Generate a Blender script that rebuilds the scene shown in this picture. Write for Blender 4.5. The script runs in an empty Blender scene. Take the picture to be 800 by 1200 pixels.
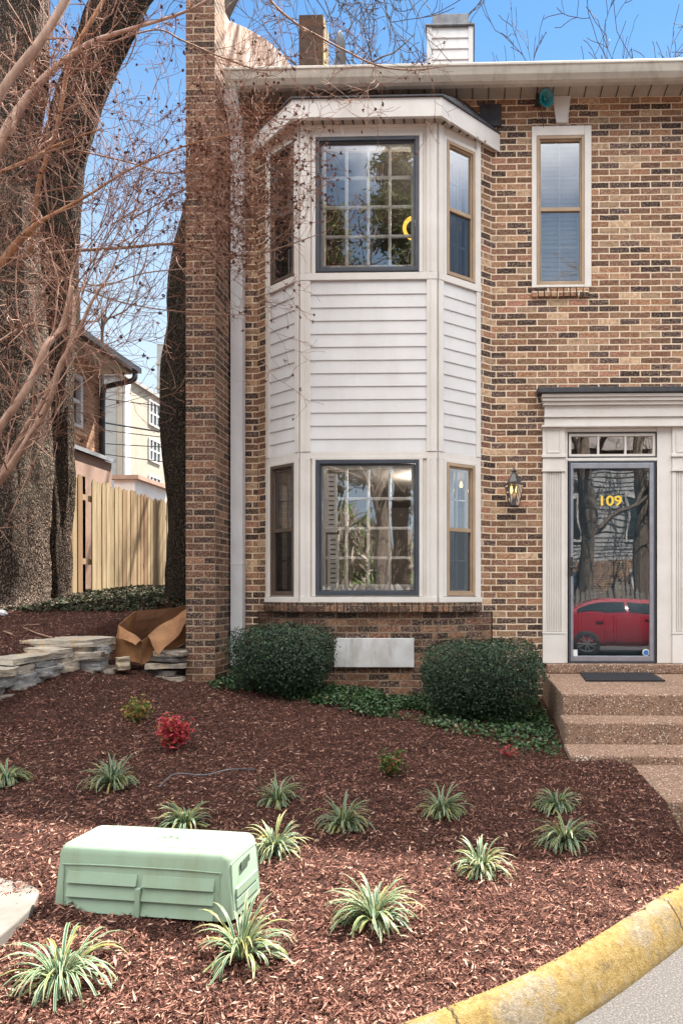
import bpy, bmesh, math, random
import numpy as np
from mathutils import Vector, noise, Matrix
S = bpy.context.scene
COL = S.collection
R = math.radians
random.seed(7)
rs = np.random.default_rng(11)

# ------------------------------------------------------------------ camera
YAW, F, CX, HY, CD, CE = R(1.44), 806.0, 530.0, 695.0, 7.2, 1.5
cs, sn = math.cos(YAW), math.sin(YAW)
cam = bpy.data.cameras.new('camera'); camo = bpy.data.objects.new('camera', cam); COL.objects.link(camo)
camo.location = (0, -CD, CE); camo.rotation_euler = (R(90), 0, YAW)
cam.sensor_fit = 'VERTICAL'; cam.sensor_height = 36; cam.sensor_width = 24
cam.lens = F / 1200 * 36; cam.shift_x = (400 - CX) / 1200; cam.shift_y = (HY - 600) / 1200
cam.clip_start = .05; cam.clip_end = 2000
S.camera = camo

def U(px, py, Y):                       # a point of the photograph on the plane y = Y
    a = (px - CX) / F; dx = -sn + a * cs; dy = cs + a * sn; t = (Y + CD) / dy
    return Vector((dx * t, Y, CE + (HY - py) / F * t))
def UX(px, py, X):                      # on the plane x = X
    a = (px - CX) / F; dx = -sn + a * cs; dy = cs + a * sn; t = X / dx
    return Vector((X, -CD + dy * t, CE + (HY - py) / F * t))
def fx(px, Y=0.): return U(px, 700, Y).x
def fz(py, Y=0., px=550): return U(px, py, Y).z

# ------------------------------------------------------------------ materials
MATS = {}
class NT:
    def __init__(s, name):
        m = bpy.data.materials.new(name); m.use_nodes = True; s.m = m; s.t = m.node_tree
        s.t.nodes.clear(); s.out = s.n('ShaderNodeOutputMaterial'); MATS[name] = m
    def n(s, typ, **kw):
        nd = s.t.nodes.new(typ)
        for k, v in kw.items():
            if k[0] == '_': setattr(nd, k[1:], v)
            else: nd.inputs[k.replace('__', ' ')].default_value = v
        return nd
    def l(s, a, b): s.t.links.new(a, b)
    def noise(s, vec, scale, detail=3, rough=.55):
        nd = s.n('ShaderNodeTexNoise', Scale=scale, Detail=detail, Roughness=rough)
        if vec is not None: s.l(vec, nd.inputs['Vector'])
        return nd.outputs['Fac']
    def ramp(s, fac, stops, interp='LINEAR'):
        r = s.n('ShaderNodeValToRGB'); cr = r.color_ramp; cr.interpolation = interp
        while len(cr.elements) < len(stops): cr.elements.new(.5)
        for e, (p, c) in zip(cr.elements, stops):
            e.position = p; e.color = (c[0], c[1], c[2], 1) if not isinstance(c, (int, float)) else (c, c, c, 1)
        s.l(fac, r.inputs['Fac']); return r.outputs['Color']
    def mix(s, fac, a, b, mode='MIX'):
        m = s.n('ShaderNodeMix', _data_type='RGBA', _blend_type=mode)
        for sock, v in ((m.inputs[0], fac), (m.inputs[6], a), (m.inputs[7], b)):
            if isinstance(v, (int, float)): sock.default_value = v
            elif isinstance(v, tuple): sock.default_value = (v[0], v[1], v[2], 1)
            else: s.l(v, sock)
        return m.outputs[2]
    def math(s, op, a, b=0.):
        m = s.n('ShaderNodeMath', _operation=op)
        for sock, v in ((m.inputs[0], a), (m.inputs[1], b)):
            if isinstance(v, (int, float)): sock.default_value = v
            else: s.l(v, sock)
        return m.outputs[0]
    def maprange(s, v, a, b, c=0., d=1.):
        m = s.n('ShaderNodeMapRange'); s.l(v, m.inputs[0])
        for i, q in enumerate((a, b, c, d)): m.inputs[i + 1].default_value = q
        return m.outputs[0]
    def coord(s, kind='Object'): return s.n('ShaderNodeTexCoord').outputs[kind]
    def vmap(s, vec, scale=(1, 1, 1)):
        m = s.n('ShaderNodeMapping'); m.inputs['Scale'].default_value = scale; s.l(vec, m.inputs[0]); return m.outputs[0]
    def bsdf(s, col, rough=.7, bump=None, bstr=.4, bdist=.01, spec=.4, metal=0., **kw):
        p = s.n('ShaderNodeBsdfPrincipled')
        if isinstance(col, tuple): p.inputs['Base Color'].default_value = (*col[:3], 1)
        else: s.l(col, p.inputs['Base Color'])
        if isinstance(rough, (int, float)): p.inputs['Roughness'].default_value = rough
        else: s.l(rough, p.inputs['Roughness'])
        p.inputs['Specular IOR Level'].default_value = spec; p.inputs['Metallic'].default_value = metal
        if bump is not None:
            b = s.n('ShaderNodeBump', Strength=bstr, Distance=bdist); s.l(bump, b.inputs['Height']); s.l(b.outputs[0], p.inputs['Normal'])
        s.l(p.outputs[0], s.out.inputs[0]); s.p = p; return p

def simple(name, c1, c2=None, scale=6, rough=.6, bump=.15, bd=.004, spec=.4, metal=0., stretch=(1, 1, 1), dirt=None, lo=.35, hi=.65):
    t = NT(name); v = t.vmap(t.coord(), stretch); f = t.noise(v, scale, 4)
    c2 = c2 or tuple(x * .8 for x in c1)
    col = t.ramp(f, [(lo, c1), (hi, c2)])
    if dirt:
        g = t.noise(t.vmap(t.coord(), (3, 3, .6)), 2.2, 5, .7)
        col = t.mix(t.maprange(g, .5, .75, 0, dirt[1]), col, dirt[0])
    t.bsdf(col, rough, t.noise(v, scale * 6, 3), bump, bd, spec, metal); return t.m

def brick(name, stops, mortar, mdark, stain_shade=0.):
    t = NT(name); uv = t.coord('UV')
    wob = t.n('ShaderNodeTexNoise', Scale=14, Detail=2); t.l(uv, wob.inputs['Vector'])
    ma = t.n('ShaderNodeVectorMath', _operation='MULTIPLY_ADD'); t.l(wob.outputs['Color'], ma.inputs[0])
    ma.inputs[1].default_value = (.011, .009, 0); t.l(uv, ma.inputs[2])
    b = t.n('ShaderNodeTexBrick', Scale=1.0, _offset=.5)
    b.inputs['Color1'].default_value = (0, 0, 0, 1); b.inputs['Color2'].default_value = (1, 1, 1, 1); b.inputs['Mortar'].default_value = (.5, .5, .5, 1)
    b.inputs['Mortar Size'].default_value = .0080; b.inputs['Mortar Smooth'].default_value = .35
    b.inputs['Brick Width'].default_value = .2135; b.inputs['Row Height'].default_value = .0677
    t.l(ma.outputs[0], b.inputs['Vector'])
    wn = t.n('ShaderNodeTexWhiteNoise', _noise_dimensions='1D'); t.l(t.math('MULTIPLY', b.outputs['Color'], 37.7), wn.inputs['W'])
    base = t.ramp(wn.outputs['Value'], stops, 'CONSTANT')
    # darker burnt ends and mottling inside each brick
    mot = t.noise(uv, 26, 4, .7)
    base = t.mix(t.maprange(mot, .42, .66, 0, .7), base, (.075, .045, .036))
    mot2 = t.noise(uv, 55, 3, .6)
    base = t.mix(t.maprange(mot2, .47, .72, 0, .6), base, (.62, .45, .31))
    w2 = t.n('ShaderNodeTexWhiteNoise', _noise_dimensions='1D'); t.l(t.math('MULTIPLY', b.outputs['Color'], 91.3), w2.inputs['W'])
    base = t.mix(1.0, base, t.ramp(w2.outputs['Value'], [(0, .62), (1, 1.32)]), 'MULTIPLY')
    mc = t.ramp(t.noise(uv, 9, 4), [(.35, mortar), (.7, mdark)])
    col = t.mix(b.outputs['Fac'], base, mc)
    big = t.noise(t.coord(), .9, 5, .65)
    if stain_shade: col = t.mix(t.maprange(big, .42, .7, 0, stain_shade), col, (.05, .035, .028))
    else: col = t.mix(t.maprange(big, .5, .8, 0, .25), col, (.12, .08, .055))
    h = t.math('SUBTRACT', t.math('MULTIPLY', mot, .35), b.outputs['Fac'])
    t.bsdf(col, .88, h, .75, .012, .2); return t.m

TAN = [(0, (.040, .025, .028)), (.20, (.24, .12, .072)), (.34, (.38, .215, .125)), (.48, (.31, .15, .08)), (.62, (.52, .35, .22)), (.74, (.16, .078, .052)), (.86, (.34, .155, .10)), (.92, (.075, .045, .045))]
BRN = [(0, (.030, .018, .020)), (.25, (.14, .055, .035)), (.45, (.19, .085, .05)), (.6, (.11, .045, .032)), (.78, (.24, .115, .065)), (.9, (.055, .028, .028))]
brick('brick_main', TAN, (.82, .67, .50), (.62, .47, .33))
brick('brick_wing_shaded', BRN, (.50, .37, .26), (.30, .21, .145), .35)  # facade brick darkened: the wing's shade is put into the colours, with stain
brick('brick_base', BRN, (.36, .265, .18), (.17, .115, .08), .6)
brick('brick_orange', [(0, (.46, .21, .11)), (.4, (.58, .31, .18)), (.75, (.40, .17, .09))], (.55, .42, .3), (.45, .33, .22))
simple('trim', (.72, .685, .645), (.65, .61, .565), 3, .5, .06, dirt=((.46, .40, .33), .15))
simple('trim_white', (.74, .72, .69), (.66, .63, .6), 3, .5, .05, dirt=((.4, .34, .28), .2))
simple('muntin', (.84, .83, .81), (.78, .77, .75), 3, .5, .0)
simple('siding', (.68, .675, .675), (.62, .61, .605), 2, .45, .03, dirt=((.45, .42, .38), .22))
simple('gutter_metal', (.60, .56, .49), (.46, .42, .36), 2.5, .45, .08, stretch=(.3, 1, 3), dirt=((.22, .18, .14), .55))
simple('soffit', (.50, .44, .37), (.40, .34, .28), 3, .6, .05)
simple('downspout', (.70, .70, .72), (.62, .62, .64), 3, .45, .03, dirt=((.35, .3, .26), .3))
simple('tan_frame', (.42, .30, .20), (.34, .24, .15), 5, .45, .05)
simple('blue_frame', (.060, .070, .088), (.045, .052, .066), 5, .4, .04)
simple('brown_frame', (.12, .085, .065), (.09, .065, .05), 5, .4, .04)
simple('slate', (.035, .036, .042), (.06, .06, .068), 12, .6, .3)
simple('silver', (.36, .38, .42), (.30, .31, .35), 8, .35, .02, metal=.6)
simple('black_metal', (.025, .023, .024), (.04, .036, .034), 8, .35, .05, spec=.6)
simple('door_paint', (.05, .10, .135), (.06, .12, .155), 5, .4, .03)
simple('vent_panel', (.60, .60, .60), (.46, .44, .42), 5, .7, .1, dirt=((.22, .19, .16), .75))
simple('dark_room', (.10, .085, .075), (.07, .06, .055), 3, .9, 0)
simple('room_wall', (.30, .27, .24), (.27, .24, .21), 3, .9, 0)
simple('fabric_white', (.85, .85, .85), (.78, .78, .78), 6, .9, 0)
simple('roofing', (.13, .11, .10), (.20, .17, .15), 14, .9, .5)
simple('rubber', (.012, .013, .018), (.02, .02, .026), 90, .85, .6)
simple('teal', (.01, .20, .22), (.01, .15, .17), 6, .3, .02, spec=.6)
simple('cardboard', (.32, .155, .065), (.20, .09, .038), 5, .75, .2, dirt=((.12, .065, .035), .6))
simple('cardboard_inside_shade', (.19, .09, .042), (.12, .055, .027), 5, .8, .2)  # cardboard darkened, shade inside the box put into its colour
simple('green_plastic', (.265, .365, .27), (.24, .335, .245), 4, .55, .03, dirt=((.20, .23, .13), .6))
simple('green_dirt', (.09, .13, .09), (.06, .09, .06), 4, .6, .03)
simple('concrete', (.175, .158, .14), (.12, .108, .095), 7, .9, .3)
simple('far_cream', (.42, .375, .30), (.36, .325, .26), 1.5, .85, .1)
simple('far_grey', (.36, .36, .345), (.32, .32, .305), 1.5, .85, .1, stretch=(1, 1, 5))
simple('shed_board', (.40, .27, .21), (.33, .22, .17), 4, .8, .1)
simple('wire', (.03, .03, .03), None, 4, .6, 0)
simple('stem', (.12, .075, .04), (.07, .045, .03), 20, .9, .3)
simple('soil', (.07, .045, .035), (.04, .028, .022), 20, .95, .5)
simple('white_siding_far', (.42, .42, .41), (.36, .36, .35), 2, .7, .05)
simple('grey_picket', (.32, .30, .27), (.20, .185, .165), 9, .9, .4, stretch=(1, 1, .2))
simple('stone', (.52, .44, .345), (.29, .25, .21), 5, .9, .7, bd=.02, dirt=((.46, .30, .12), .55))
simple('cap_rock', (.44, .38, .30), (.30, .27, .23), 5, .9, .8, bd=.02, dirt=((.50, .30, .08), .9))
simple('stone_blue', (.33, .315, .30), (.19, .18, .17), 6, .9, .7, bd=.02)
simple('stone_dark', (.16, .14, .125), (.09, .08, .075), 6, .9, .7, bd=.02)
def barkmat(name, light, mid, crack, sc=1.):
    t = NT(name); v = t.coord(); wv = t.n('ShaderNodeTexNoise', Scale=3.0 * sc, Detail=4); t.l(v, wv.inputs['Vector'])
    ma = t.n('ShaderNodeVectorMath', _operation='MULTIPLY_ADD'); t.l(wv.outputs['Color'], ma.inputs[0]); ma.inputs[1].default_value = (.16, .16, .3); t.l(v, ma.inputs[2])
    vo = t.n('ShaderNodeTexVoronoi', Scale=1.0, _feature='DISTANCE_TO_EDGE'); t.l(t.vmap(ma.outputs[0], (26 * sc, 26 * sc, 6 * sc)), vo.inputs['Vector'])
    n1 = t.noise(t.vmap(v, (3, 3, 1)), 22, 5, .75)
    h = t.math('ADD', t.maprange(vo.outputs['Distance'], 0, .28), t.math('MULTIPLY', n1, .5))
    c = t.ramp(h, [(.22, crack), (.5, mid), (.95, light)])
    g = t.noise(v, 1.1, 5, .7); c = t.mix(t.maprange(g, .5, .72, 0, .4), c, (light[0] * .9, light[1] * 1.05, light[2] * .95))
    t.bsdf(c, .95, h, 1.0, .05, .1); return t.m
barkmat('bark', (.25, .19, .15), (.12, .088, .07), (.03, .022, .018), 1.7)
barkmat('bark_dark', (.18, .135, .105), (.085, .06, .047), (.02, .015, .012), 1.7)
simple('bark_far', (.34, .27, .21), (.20, .155, .12), 9, .95, 1.0, bd=.05, stretch=(4, 4, .7))
barkmat('bark_black', (.10, .078, .06), (.05, .037, .029), (.014, .011, .009), 1.8)
simple('bark_smooth', (.44, .28, .205), (.27, .155, .105), 7, .7, .3, stretch=(3, 3, .6))
simple('bark_orange', (.36, .17, .075), (.24, .10, .045), 7, .7, .3, stretch=(3, 3, .6))
simple('twig', (.22, .125, .085), (.34, .22, .155), 10, .85, .1)
simple('twig_grey', (.13, .10, .085), (.08, .062, .055), 10, .85, .1)
simple('pod', (.11, .045, .03), (.2, .085, .05), 30, .8, .2)
simple('tyre', (.02, .02, .02), (.03, .03, .03), 20, .8, .2)
simple('car_glass', (.03, .045, .05), None, 5, .05, 0, spec=.9)
simple('wheel_alloy', (.5, .5, .5), None, 5, .3, 0, metal=.7)
simple('needle', (.045, .075, .025), (.10, .12, .035), 3, .8, 0)
simple('lichen_brick', (.16, .10, .065), (.26, .19, .035), 4, .9, .5)
simple('mossy_brick', (.07, .042, .034), (.115, .072, .048), 9, .9, .6)
simple('galv', (.16, .165, .175), (.10, .10, .11), 6, .4, .1, metal=.5)
simple('dish_grey', (.30, .31, .33), (.25, .26, .28), 6, .5, .05)
simple('road_line', (.5, .5, .48), None, 5, .8, 0)

t = NT('car_red'); p = t.bsdf((.34, .012, .03), .25, spec=.6); p.inputs['Coat Weight'].default_value = 1
t = NT('gold'); t.bsdf((.85, .58, .06), .4, spec=.5)
t = NT('sticker_blue'); t.bsdf((.04, .16, .42), .5)
t = NT('sticker_white'); t.bsdf((.75, .75, .75), .5)
def emit(name, c, s):
    t = NT(name); e = t.n('ShaderNodeEmission', Strength=s); e.inputs[0].default_value = (*c, 1); t.l(e.outputs[0], t.out.inputs[0])
emit('lamp_glow', (1, .55, .15), 1.3); emit('ring_glow', (1, .50, .07), .55); emit('bulb_glow', (1, .72, .2), 1.0)

def glassmat(name, refl, tint, boost, wob=.0):
    t = NT(name)
    tr = t.n('ShaderNodeBsdfTransparent'); tr.inputs[0].default_value = (*tint, 1)
    gl = t.n('ShaderNodeBsdfGlossy', Roughness=.0); gl.inputs[0].default_value = (.95, .97, 1, 1)
    if wob:
        b = t.n('ShaderNodeBump', Strength=wob, Distance=.01); t.l(t.noise(t.coord(), 1.7, 1), b.inputs['Height']); t.l(b.outputs[0], gl.inputs['Normal'])
    fr = t.n('ShaderNodeFresnel', IOR=1.5)
    fac = t.math('MINIMUM', t.math('ADD', t.math('MULTIPLY', fr.outputs[0], boost), refl), 1.)
    mx = t.n('ShaderNodeMixShader'); t.l(fac, mx.inputs[0]); t.l(tr.outputs[0], mx.inputs[1]); t.l(gl.outputs[0], mx.inputs[2])
    t.l(mx.outputs[0], t.out.inputs[0])
glassmat('glass', .21, (.94, .95, .95), 1.6, .25)
glassmat('glass_door', .10, (.92, .96, .97), 1.5, .3)
glassmat('glass_clear', .04, (.9, .92, .92), 1.2, .2)
glassmat('glass_lamp', .03, (.93, .93, .9), 1.2)
glassmat('glass_screen', .05, (.30, .32, .35), .7)

# mulch: deep red-brown shredded bark
t = NT('mulch_base'); v = t.coord()
c = t.ramp(t.noise(v, 42, 4, .7), [(.3, (.012, .005, .004)), (.5, (.055, .022, .016)), (.72, (.16, .07, .048))])
t.bsdf(c, .95, t.noise(v, 60, 5, .7), 1., .03, .2)
def attrmat(name, stops, rough=.8, spec=.25, trans=None, interp='LINEAR', along=None):
    t = NT(name); a = t.n('ShaderNodeAttribute', _attribute_name='rnd')
    col = t.ramp(a.outputs['Fac'], stops, interp)
    p = t.bsdf(col, rough, spec=spec)
    if trans:
        tl = t.n('ShaderNodeBsdfTranslucent'); t.l(col, tl.inputs[0]); mx = t.n('ShaderNodeMixShader', Fac=trans)
        t.l(p.outputs[0], mx.inputs[1]); t.l(tl.outputs[0], mx.inputs[2]); t.l(mx.outputs[0], t.out.inputs[0])
    return t.m
attrmat('mulch_chip', [(0, (.022, .009, .006)), (.28, (.095, .037, .026)), (.6, (.27, .125, .09)), (.85, (.45, .265, .195)), (1, (.54, .38, .29))], .85)
attrmat('leaf_box', [(0, (.008, .02, .010)), (.45, (.016, .04, .016)), (.85, (.04, .088, .03)), (1, (.11, .16, .05))], .45, .5, .12)
attrmat('leaf_ivy', [(0, (.012, .03, .012)), (.5, (.03, .07, .022)), (.85, (.05, .11, .03)), (.95, (.12, .17, .10)), (1, (.22, .16, .08))], .5, .4, .15)
attrmat('leaf_litter', [(0, (.012, .02, .008)), (.5, (.03, .045, .016)), (.7, (.05, .04, .026)), (1, (.17, .13, .09))], .7, .3, .1)
attrmat('leaf_red', [(0, (.25, .02, .03)), (.6, (.52, .05, .07)), (.9, (.6, .14, .12)), (1, (.3, .25, .06))], .5, .4, .25)
attrmat('leaf_mixed', [(0, (.05, .09, .02)), (.5, (.16, .19, .04)), (.8, (.42, .30, .07)), (1, (.42, .12, .05))], .5, .4, .25)
attrmat('leaf_green_red', [(0, (.04, .09, .02)), (.7, (.09, .15, .03)), (1, (.36, .08, .04))], .5, .4, .25)
attrmat('needles', [(0, (.035, .06, .02)), (.6, (.11, .14, .045)), (1, (.22, .23, .09))], .7, .3, .2)
attrmat('pod_tuft', [(0, (.16, .07, .045)), (.5, (.34, .17, .11)), (1, (.5, .31, .22))], .85, .2)

attrmat('woods', [(0, (.08, .06, .045)), (.5, (.24, .19, .15)), (.75, (.36, .30, .24)), (.78, (.08, .12, .04)), (1, (.14, .18, .06))], .9, .1)
t = NT('liriope'); uv = t.coord('UV'); sx = t.n('ShaderNodeSeparateXYZ'); t.l(uv, sx.inputs[0])
edge = t.maprange(t.math('ABSOLUTE', t.math('SUBTRACT', sx.outputs[0], .5)), .26, .38)
a = t.n('ShaderNodeAttribute', _attribute_name='rnd')
g = t.ramp(a.outputs['Fac'], [(0, (.02, .07, .035)), (.6, (.045, .12, .06)), (1, (.10, .17, .045))])
e = t.ramp(a.outputs['Fac'], [(0, (.26, .33, .20)), (.55, (.42, .45, .27)), (.82, (.48, .43, .17)), (1, (.45, .26, .08))])
col = t.mix(edge, g, e)
col = t.mix(t.maprange(sx.outputs[1], .75, 1, 0, .6), col, (.5, .42, .25))
p = t.bsdf(col, .45, spec=.4)
tl = t.n('ShaderNodeBsdfTranslucent'); t.l(col, tl.inputs[0]); mx = t.n('ShaderNodeMixShader', Fac=.25)
t.l(p.outputs[0], mx.inputs[1]); t.l(tl.outputs[0], mx.inputs[2]); t.l(mx.outputs[0], t.out.inputs[0])

# exposed aggregate concrete
def aggregate(name, c1, c2, dark, light):
    t = NT(name); v = t.coord(); vo = t.n('ShaderNodeTexVoronoi', Scale=125); t.l(v, vo.inputs['Vector'])
    vc = t.n('ShaderNodeSeparateColor'); t.l(vo.outputs['Color'], vc.inputs[0])
    col = t.ramp(vc.outputs[0], [(0, dark), (.25, c2), (.6, c1), (.93, c1), (.97, light)], 'LINEAR')
    col = t.mix(t.maprange(t.noise(v, 2.2, 5, .7), .48, .75, 0, .55), col, (.10, .07, .05))
    t.bsdf(col, .85, vo.outputs['Distance'], -.6, .012, .3)
aggregate('aggregate', (.30, .19, .13), (.19, .115, .08), (.06, .036, .028), (.66, .58, .5))
t = NT('asphalt'); v = t.coord()
c = t.ramp(t.noise(v, 120, 3, .8), [(.3, (.045, .041, .04)), (.55, (.105, .097, .092)), (.72, (.27, .25, .235))])
t.bsdf(c, .9, t.noise(v, 140, 3, .8), .8, .01, .3)
t = NT('curb_paint'); v = t.coord()
conc = t.ramp(t.noise(v, 60, 4, .7), [(.3, (.17, .14, .10)), (.7, (.34, .28, .20))])
yel = t.ramp(t.noise(v, 32, 5, .8), [(.3, (.16, .105, .035)), (.52, (.29, .20, .07)), (.75, (.36, .285, .15))])
w = t.math('ADD', t.math('MULTIPLY', t.noise(v, 3.2, 5, .72), .7), t.math('MULTIPLY', t.noise(v, 38, 4, .8), .3))
t.bsdf(t.mix(t.maprange(t.noise(v, 9, 6, .8), .56, .66, 0, .55), t.mix(t.maprange(w, .50, .60), yel, conc), (.12, .095, .07)), .9, t.noise(v, 70, 5, .85), 1., .012, .2)
# cedar picket
t = NT('picket'); v = t.coord(); a = t.n('ShaderNodeAttribute', _attribute_name='rnd')
b = t.ramp(a.outputs['Fac'], [(0, (.36, .28, .165)), (.5, (.44, .355, .22)), (1, (.29, .18, .105))])
g = t.noise(t.vmap(v, (30, 30, 1.5)), 1, 4, .7)
c = t.mix(t.maprange(g, .45, .7, 0, .75), b, (.19, .115, .065))
t.bsdf(c, .8, g, .3, .004, .2)
t = NT('parapet'); v = t.coord()
g = t.noise(t.vmap(v, (9, 9, .7)), 1.3, 6, .75); g2 = t.noise(v, 1.4, 4)
c = t.ramp(t.math('ADD', t.math('MULTIPLY', g, .6), t.math('MULTIPLY', g2, .4)), [(.36, (.12, .075, .055)), (.48, (.36, .24, .18)), (.62, (.60, .49, .43))])
t.bsdf(c, .9, g, .8, .02, .2)

# ------------------------------------------------------------------ object helpers
def fin(name, verts, faces, mat, parent=None, root=None, bevel=0, smooth=False, rnd=None, uvs=None, recalc=True):
    """link one mesh object; verts are world coordinates, stored relative to the thing's base"""
    base = Vector((0, 0, 0)); q = parent
    while q is not None: base += q.location; q = q.parent
    me = bpy.data.meshes.new(name)
    va = np.asarray(verts, dtype=np.float64).reshape(-1, 3)
    o = bpy.data.objects.new(name, me)
    if parent is None:
        c = va.mean(0); b0 = Vector((float(c[0]), float(c[1]), float(va[:, 2].min()))); o.location = b0; base = b0
    else: o.parent = parent
    vb = va - np.array(base)
    me.from_pydata(vb.tolist(), [], [tuple(f) for f in faces] if not isinstance(faces, np.ndarray) else faces.tolist())
    if recalc:
        bm = bmesh.new(); bm.from_mesh(me); bmesh.ops.recalc_face_normals(bm, faces=bm.faces); bm.to_mesh(me); bm.free()
    uvl = me.uv_layers.new(name='UVMap')
    nl = len(me.loops)
    if uvs is not None: uvl.data.foreach_set('uv', np.asarray(uvs, dtype=np.float32).ravel())
    elif nl < 60000:
        arr = np.zeros((nl, 2), np.float32)
        for p in me.polygons:
            n = p.normal
            if abs(n.z) > .9: T, B = (1, 0, 0), (0, 1, 0)
            else:
                l = math.hypot(n.x, n.y); T, B = (-n.y / l, n.x / l, 0), (0, 0, 1)
            for li in p.loop_indices:
                w = va[me.loops[li].vertex_index]
                arr[li] = (w[0] * T[0] + w[1] * T[1] + 50, w[2] * B[2] + w[1] * B[1] + 50)
        uvl.data.foreach_set('uv', arr.ravel())
    if rnd is not None:
        at = me.attributes.new('rnd', 'FLOAT', 'POINT'); at.data.foreach_set('value', np.asarray(rnd, dtype=np.float32))
    me.materials.append(MATS[mat])
    if smooth: me.polygons.foreach_set('use_smooth', [True] * len(me.polygons))
    if bevel:
        m = o.modifiers.new('bevel', 'BEVEL'); m.width = bevel; m.segments = 2; m.limit_method = 'ANGLE'; m.angle_limit = R(40)
    COL.objects.link(o); me.update(); return o

def tag(o, label=None, cat=None, group=None, kind=None):
    if label: o['label'] = label
    if cat: o['category'] = cat
    if group: o['group'] = group
    if kind: o['kind'] = kind
    return o
def thing(name, label, cat, loc=(0, 0, 0), group=None):
    o = bpy.data.objects.new(name, None); COL.objects.link(o); o.location = loc; o.empty_display_size = .2
    return tag(o, label, cat, group)

class MB:
    def __init__(s, O=(0, 0, 0), u=(1, 0, 0), n=(0, -1, 0)):
        s.v = []; s.f = []; s.r = []; s.frame(O, u, n); s.cur = .5
    def frame(s, O, u, n): s.O, s.u, s.n_ = Vector(O), Vector(u).normalized(), Vector(n).normalized()
    def P(s, a, b, c): return s.O + s.u * a + s.n_ * b + Vector((0, 0, c))
    def add(s, vs, fs):
        k = len(s.v); s.v += [tuple(q) for q in vs]; s.f += [tuple(i + k for i in f) for f in fs]; s.r += [s.cur] * len(vs)
    def box(s, a0, a1, b0, b1, c0, c1):       # along the face, outward, up
        s.add([s.P(a, b, c) for a in (a0, a1) for b in (b0, b1) for c in (c0, c1)],
              [(0, 1, 3, 2), (4, 6, 7, 5), (0, 4, 5, 1), (2, 3, 7, 6), (0, 2, 6, 4), (1, 5, 7, 3)])
    def wbox(s, x0, x1, y0, y1, z0, z1):
        s.add([(x, y, z) for x in (x0, x1) for y in (y0, y1) for z in (z0, z1)],
              [(0, 1, 3, 2), (4, 6, 7, 5), (0, 4, 5, 1), (2, 3, 7, 6), (0, 2, 6, 4), (1, 5, 7, 3)])
    def quad(s, *p): s.add(p, [tuple(range(len(p)))])
    def prism(s, poly, z0, z1):               # polygon in xy
        n = len(poly); s.add([(x, y, z0) for x, y in poly] + [(x, y, z1) for x, y in poly],
            [tuple(range(n))[::-1], tuple(range(n, 2 * n))] + [(i, (i + 1) % n, n + (i + 1) % n, n + i) for i in range(n)])
    def extr(s, poly, d):                     # polygon of 3d points extruded by vector d
        n = len(poly); d = Vector(d); P = [Vector(q) for q in poly]
        s.add(P + [q + d for q in P], [tuple(range(n))[::-1], tuple(range(n, 2 * n))] + [(i, (i + 1) % n, n + (i + 1) % n, n + i) for i in range(n)])
    def tube(s, pts, rad, n=6, cap=True):
        pts = [Vector(p) for p in pts]; m = len(pts)
        if not isinstance(rad, (list, tuple)): rad = [rad] * m
        vs = []; ref = None
        for i, p in enumerate(pts):
            d = (pts[min(i + 1, m - 1)] - pts[max(i - 1, 0)]).normalized()
            if ref is None: ref = d.orthogonal().normalized()
            a = (ref - d * ref.dot(d)); a = a.normalized() if a.length > 1e-6 else d.orthogonal().normalized(); ref = a; b = d.cross(a)
            for k in range(n):
                q = 2 * math.pi * k / n; vs.append(p + (a * math.cos(q) + b * math.sin(q)) * rad[i])
        fs = [(i * n + k, i * n + (k + 1) % n, (i + 1) * n + (k + 1) % n, (i + 1) * n + k) for i in range(m - 1) for k in range(n)]
        if cap and n > 2: fs += [tuple(range(n))[::-1], tuple(range((m - 1) * n, m * n))]
        s.add(vs, fs)
    def lathe(s, c, prof, n=16, axis=(0, 0, 1)):
        ax = Vector(axis).normalized(); a = ax.orthogonal().normalized(); b = ax.cross(a); c = Vector(c)
        vs = [c + ax * h + (a * math.cos(2 * math.pi * k / n) + b * math.sin(2 * math.pi * k / n)) * max(r, 1e-4) for r, h in prof for k in range(n)]
        m = len(prof)
        s.add(vs, [(i * n + k, i * n + (k + 1) % n, (i + 1) * n + (k + 1) % n, (i + 1) * n + k) for i in range(m - 1) for k in range(n)])
    def frame4(s, a0, a1, c0, c1, w, b0, b1):  # four butted bars
        s.box(a0, a0 + w, b0, b1, c0, c1); s.box(a1 - w, a1, b0, b1, c0, c1)
        s.box(a0 + w, a1 - w, b0, b1, c0, c0 + w); s.box(a0 + w, a1 - w, b0, b1, c1 - w, c1)
    def holed(s, a0, a1, c0, c1, holes, b=0., depth=.12):   # wall sheet with openings and reveals
        A = sorted({a0, a1, *[h[0] for h in holes], *[h[1] for h in holes]}); C = sorted({c0, c1, *[h[2] for h in holes], *[h[3] for h in holes]})
        for i in range(len(A) - 1):
            for j in range(len(C) - 1):
                am, cm = (A[i] + A[i + 1]) / 2, (C[j] + C[j + 1]) / 2
                if any(h[0] < am < h[1] and h[2] < cm < h[3] for h in holes): continue
                s.quad(s.P(A[i], b, C[j]), s.P(A[i + 1], b, C[j]), s.P(A[i + 1], b, C[j + 1]), s.P(A[i], b, C[j + 1]))
        for h in holes:
            q = [(h[0], h[2]), (h[1], h[2]), (h[1], h[3]), (h[0], h[3])]
            for k in range(4):
                (x, z), (x2, z2) = q[k], q[(k + 1) % 4]
                s.quad(s.P(x, b, z), s.P(x, b - depth, z), s.P(x2, b - depth, z2), s.P(x2, b, z2))
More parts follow.
